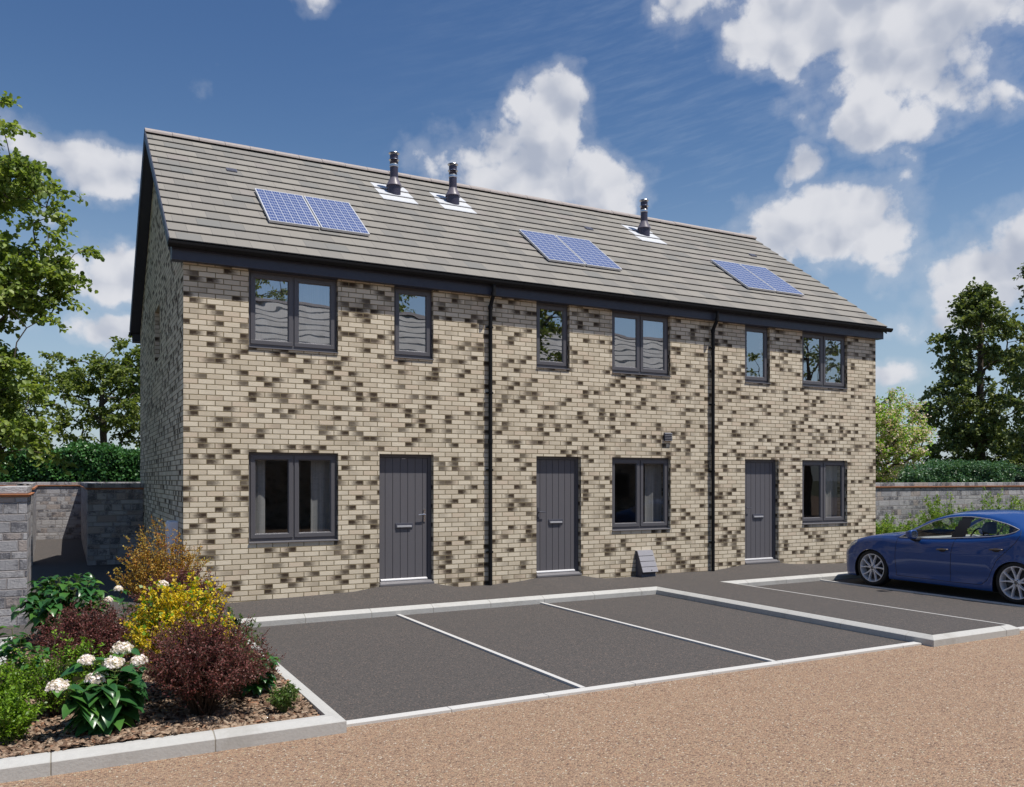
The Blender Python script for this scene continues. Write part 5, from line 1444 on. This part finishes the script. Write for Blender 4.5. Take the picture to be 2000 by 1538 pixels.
for sd in (1, -1):
    fd, rdn = parts_[('front_door', sd)], parts_[('rear_door', sd)]
    m = MB(); m.tube([surf(a, b, .0005, sd) for a, b in poly_line(FDOOR[1:2]+[(1.365,.26),(2.36,.255)]) ], .0032, 5)
    m.tube([surf(a, b, .0005, sd) for a, b in poly_line([(1.375,.905),(1.35,.57)])], .0032, 5)
    m.tube([surf(a, b, .0005, sd) for a, b in poly_line([(2.43,.955),(2.385,.715),(2.365,.40),(2.36,.255)])], .0035, 5)
    obj('seam', m, M['cartrim'], fd)
    m = MB(); m.tube([surf(a, b, .0005, sd) for a, b in poly_line([(2.36,.255),(2.88,.262),(2.98,.35),(3.02,.425),(3.14,.661),(3.42,.946),(3.475,1.06),(3.45,1.13)])], .0035, 5)
    obj('seam', m, M['cartrim'], rdn)
    # chrome line round the side glass
    m = MB(); m.tube([surf(a, b, .004, sd) for a, b in poly_line(DLO+DLO[:1], .04)], .007, 6)
    obj('window_trim', m, M['bright'], car)
    for (par, a, z, L) in ((fd, 2.14, .762, .21), (rdn, 3.03, .826, .22)):
        m = MB(); m.tube([surf(a, z-.006, .012, sd), surf(a+.03, z-.002, .030, sd), surf(a+L*.5, z+.004, .034, sd), surf(a+L-.03, z+.006, .030, sd), surf(a+L, z+.006, .012, sd)], [.009, .013, .014, .013, .009], 10)
        o = obj('handle', m, M['handle'], par, smooth=True)
        m = MB(); cs = [surf(a+L*.45+.062*math.cos(th), z-.008+.032*math.sin(th), .0015, sd) for th in np.linspace(0, 2*math.pi, 18)[:-1]]
        m.add(cs, [tuple(range(17))]); obj('recess', m, M['cartrim'], par)
    # mirror
    def mv(w, ds, dz): return (CX-sd*(w-.02), CN-1.765-ds, .975+dz)
    m = MB(); rings = []
    for (ds, sx, sz_, ow) in ((-.08,.04,.030,.0),(-.065,.066,.048,.0),(-.02,.085,.066,0),(.03,.090,.074,0),(.048,.086,.070,0),(.051,.078,.062,0)):
        ring = []
        for th in np.linspace(0, 2*math.pi, 21)[:-1]:
            c, s_ = math.cos(th), math.sin(th)
            ring.append(mv(.985+sx*abs(c)**.6*(1 if c > 0 else -1)+ow, ds, sz_*abs(s_)**.6*(1 if s_ > 0 else -1)+.01))
        rings.append(ring)
    vs = [p for r_ in rings for p in r_]; n = 20
    m.add(vs, [(i*n+k, i*n+(k+1) % n, (i+1)*n+(k+1) % n, (i+1)*n+k) for i in range(5) for k in range(n)]+[tuple(range(n)), tuple(5*n+k for k in range(n))])
    mi = obj('mirror', m, M['paint'], car); smooth_angle(mi, 60)
    m = MB(); m.add([mv(.985+.072*abs(math.cos(t_))**.6*(1 if math.cos(t_) > 0 else -1), .0520, .01+.056*abs(math.sin(t_))**.6*(1 if math.sin(t_) > 0 else -1)) for t_ in np.linspace(0, 2*math.pi, 21)[:-1]], [tuple(range(20))])
    obj('mirror_glass', m, M['chrome'], mi)
    m = MB(); m.tube([mv(.80, .02, -.075), mv(.90, .01, -.085), mv(.97, 0, -.055)], [.035, .032, .04], 8); obj('mirror_foot', m, M['cartrim'], mi, smooth=True)
# underbody, bumper intake, sills
m = MB(); m.box(CX-.60, CX+.60, CN-4.15, CN-.15, .17, .55); m.box(CX-.80, CX+.80, CN-3.0, CN-1.3, .175, .24); obj('underbody', m, M['black'], car)
m = MB()
for sd in (1, -1):
    for a in (FA, RA):
        ar = [(CX-sd*.84+sd*.0, CN-a+RAD*.995*math.cos(th), ZA+RAD*.985*math.sin(th)) for th in np.linspace(-.45, math.pi+.45, 25)]
        ar2 = [(CX-sd*.60, p[1], p[2]) for p in ar]
        n = 25; m.add(ar+ar2, [(k, k+1, n+k+1, n+k) for k in range(n-1)]); m.add(ar2+[(CX-sd*.60, CN-a, ZA)], [(k, k+1, n) for k in range(n-1)])
obj('wheel_arch', m, M['black'], car)
# wheels
def wheel(sd, a, name='wheel'):
    r_t, w = .323, .205; xo = CX-sd*.832; c = (xo, CN-a, r_t-.003+g(12.5, CN-a)+.004)
    X = lambda d: xo+sd*d      # d = depth from the outer face
    prof = [(.246,.020),(.252,.006),(.275,.0),(.300,.006),(.314,.018),(.3215,.036),(.323,.06),(.323,.15),(.318,.178),(.30,.195),(.25,.19)]
    m = MB(); m.lathe([(r, sd*h) for r, h in prof], c, 'x', 56, cap=False)
    ty = obj('wheel', m, M['tyre'], car, origin=c); smooth_angle(ty, 35)
    m = MB(); m.lathe([(.250,sd*.012),(.247,sd*.004),(.238,sd*.004),(.232,sd*.018),(.222,sd*.040),(.215,sd*.16)], c, 'x', 56, cap=False)
    rm = MB(); rm.v, rm.f = list(m.v), list(m.f)
    def P(r, th, d): return (xo+sd*d, c[1]+r*math.cos(th), c[2]+r*math.sin(th))
    for k in range(10):
        pair, side_ = divmod(k, 2); th0 = 2*math.pi*pair/5+math.pi/2+(.17 if side_ else -.17); th1 = 2*math.pi*pair/5+math.pi/2+(.31 if side_ else -.31)
        vs = []
        for (r, hw, d, th) in ((.040,.020,.020,th0),(.075,.017,.016,th0),(.140,.013,.012,(th0+th1)/2),(.205,.013,.010,th1),(.240,.020,.010,th1)):
            for (o, dd) in ((-hw, d+.012), (-hw*.55, d), (hw*.55, d), (hw, d+.012), (hw, d+.04), (-hw, d+.04)):
                p = P(r, th, dd); tx = (0, -math.sin(th), math.cos(th)); vs.append((p[0], p[1]+tx[1]*o, p[2]+tx[2]*o))
        rm.add(vs, [(i*6+q, i*6+(q+1) % 6, (i+1)*6+(q+1) % 6, (i+1)*6+q) for i in range(4) for q in range(6)]+[tuple(range(6)), tuple(24+q for q in range(6))])
    rm.lathe([(.062,sd*.045),(.060,sd*.020),(.050,sd*.012),(.0,sd*.010)], c, 'x', 24, cap=False)
    o = obj('rim', rm, M['rim'], ty); smooth_angle(o, 30)
    m = MB()
    for k in range(5):
        th = 2*math.pi*k/5-math.pi/2; p = P(.047, th, 0); m.lathe([(.0085,sd*.0135),(.0085,sd*.006)], p, 'x', 8)
    obj('wheel_nut', m, M['rimdark'], ty)
    m = MB(); m.lathe([(.028,sd*.014),(.028,sd*.007),(.0,sd*.007)], c, 'x', 20, cap=False)
    cap_ = obj('centre_cap', m, M['cartrim'], ty)
    # small emblem: ring with spread wings
    m = MB(); ring = [P(.020, th, .0055) for th in np.linspace(0, 2*math.pi, 25)]; m.tube(ring, .0022, 5)
    m.tube([P(.019, 2.5, .0055), (xo+sd*.0055, c[1], c[2]-.001), P(.019, .64, .0055)], .0022, 5)
    obj('emblem', m, M['chrome'], ty)
    m = MB(); m.lathe([(.0,sd*.085),(.145,sd*.085),(.145,sd*.10),(.0,sd*.10)], c, 'x', 32, cap=False); m.lathe([(.0,sd*.115),(.214,sd*.115),(.214,sd*.12)], c, 'x', 32, cap=False)
    m2 = P(.12, .5, .07); m.box(min(xo+sd*.06, xo+sd*.11), max(xo+sd*.06, xo+sd*.11), m2[1]-.03, m2[1]+.03, m2[2]-.05, m2[2]+.05)
    obj('brake', m, M['rimdark'], ty)
for sd in (1, -1):
    for a in (FA, RA): wheel(sd, a)
# cabin
m = MB(); m.ext([(CN-1.45,.80),(CN-1.42,.90),(CN-1.75,.935),(CN-2.0,.90),(CN-2.0,.62),(CN-1.45,.55)], CX-.70, CX+.70)
obj('dashboard', m, M['dash'], car, bevel=.02)
for sx in (.36, -.36):
    m = MB()
    def cushion(prof, hw, n=5):
        k = len(prof); vs = []
        for q in range(n+1):
            t_ = -1+2*q/n; sc = 1-.10*abs(t_)**3
            cy = sum(p[0] for p in prof)/k; cz = sum(p[1] for p in prof)/k
            vs += [(CX+sx+hw*t_, cy+(p[0]-cy)*sc, cz+(p[1]-cz)*sc) for p in prof]
        m.add(vs, [(q*k+i, q*k+(i+1) % k, (q+1)*k+(i+1) % k, (q+1)*k+i) for q in range(n) for i in range(k)]+[tuple(range(k)), tuple(n*k+i for i in range(k))])
    cushion([(CN-2.10,.40),(CN-2.08,.52),(CN-2.50,.56),(CN-2.62,.98),(CN-2.70,1.02),(CN-2.78,.98),(CN-2.66,.40)], .245)
    cushion([(CN-2.66,1.02),(CN-2.64,1.12),(CN-2.70,1.22),(CN-2.77,1.22),(CN-2.78,1.03)], .125)
    obj('seat', m, M['seat'], car, bevel=.03)
m = MB(); sx = 0; cushion([(CN-2.95,.40),(CN-2.95,.52),(CN-3.30,.55),(CN-3.48,1.00),(CN-3.60,1.00),(CN-3.5,.40)], .62)
for sx in (.36, -.36): cushion([(CN-3.50,1.0),(CN-3.49,1.10),(CN-3.53,1.18),(CN-3.59,1.18),(CN-3.61,1.01)], .12)
obj('seat', m, M['seat'], car, bevel=.03)
m = MB(); ring = [(CX+.36+.175*math.cos(th), CN-2.02-.06*math.sin(th), .90+.165*math.sin(th)) for th in np.linspace(0, 2*math.pi, 33)]; m.tube(ring, .014, 6, cap=False)
m.tube([(CX+.19,CN-2.02,.90),(CX+.36,CN-1.98,.89),(CX+.53,CN-2.02,.90)], .018, 6); obj('steering_wheel', m, M['black'], car)
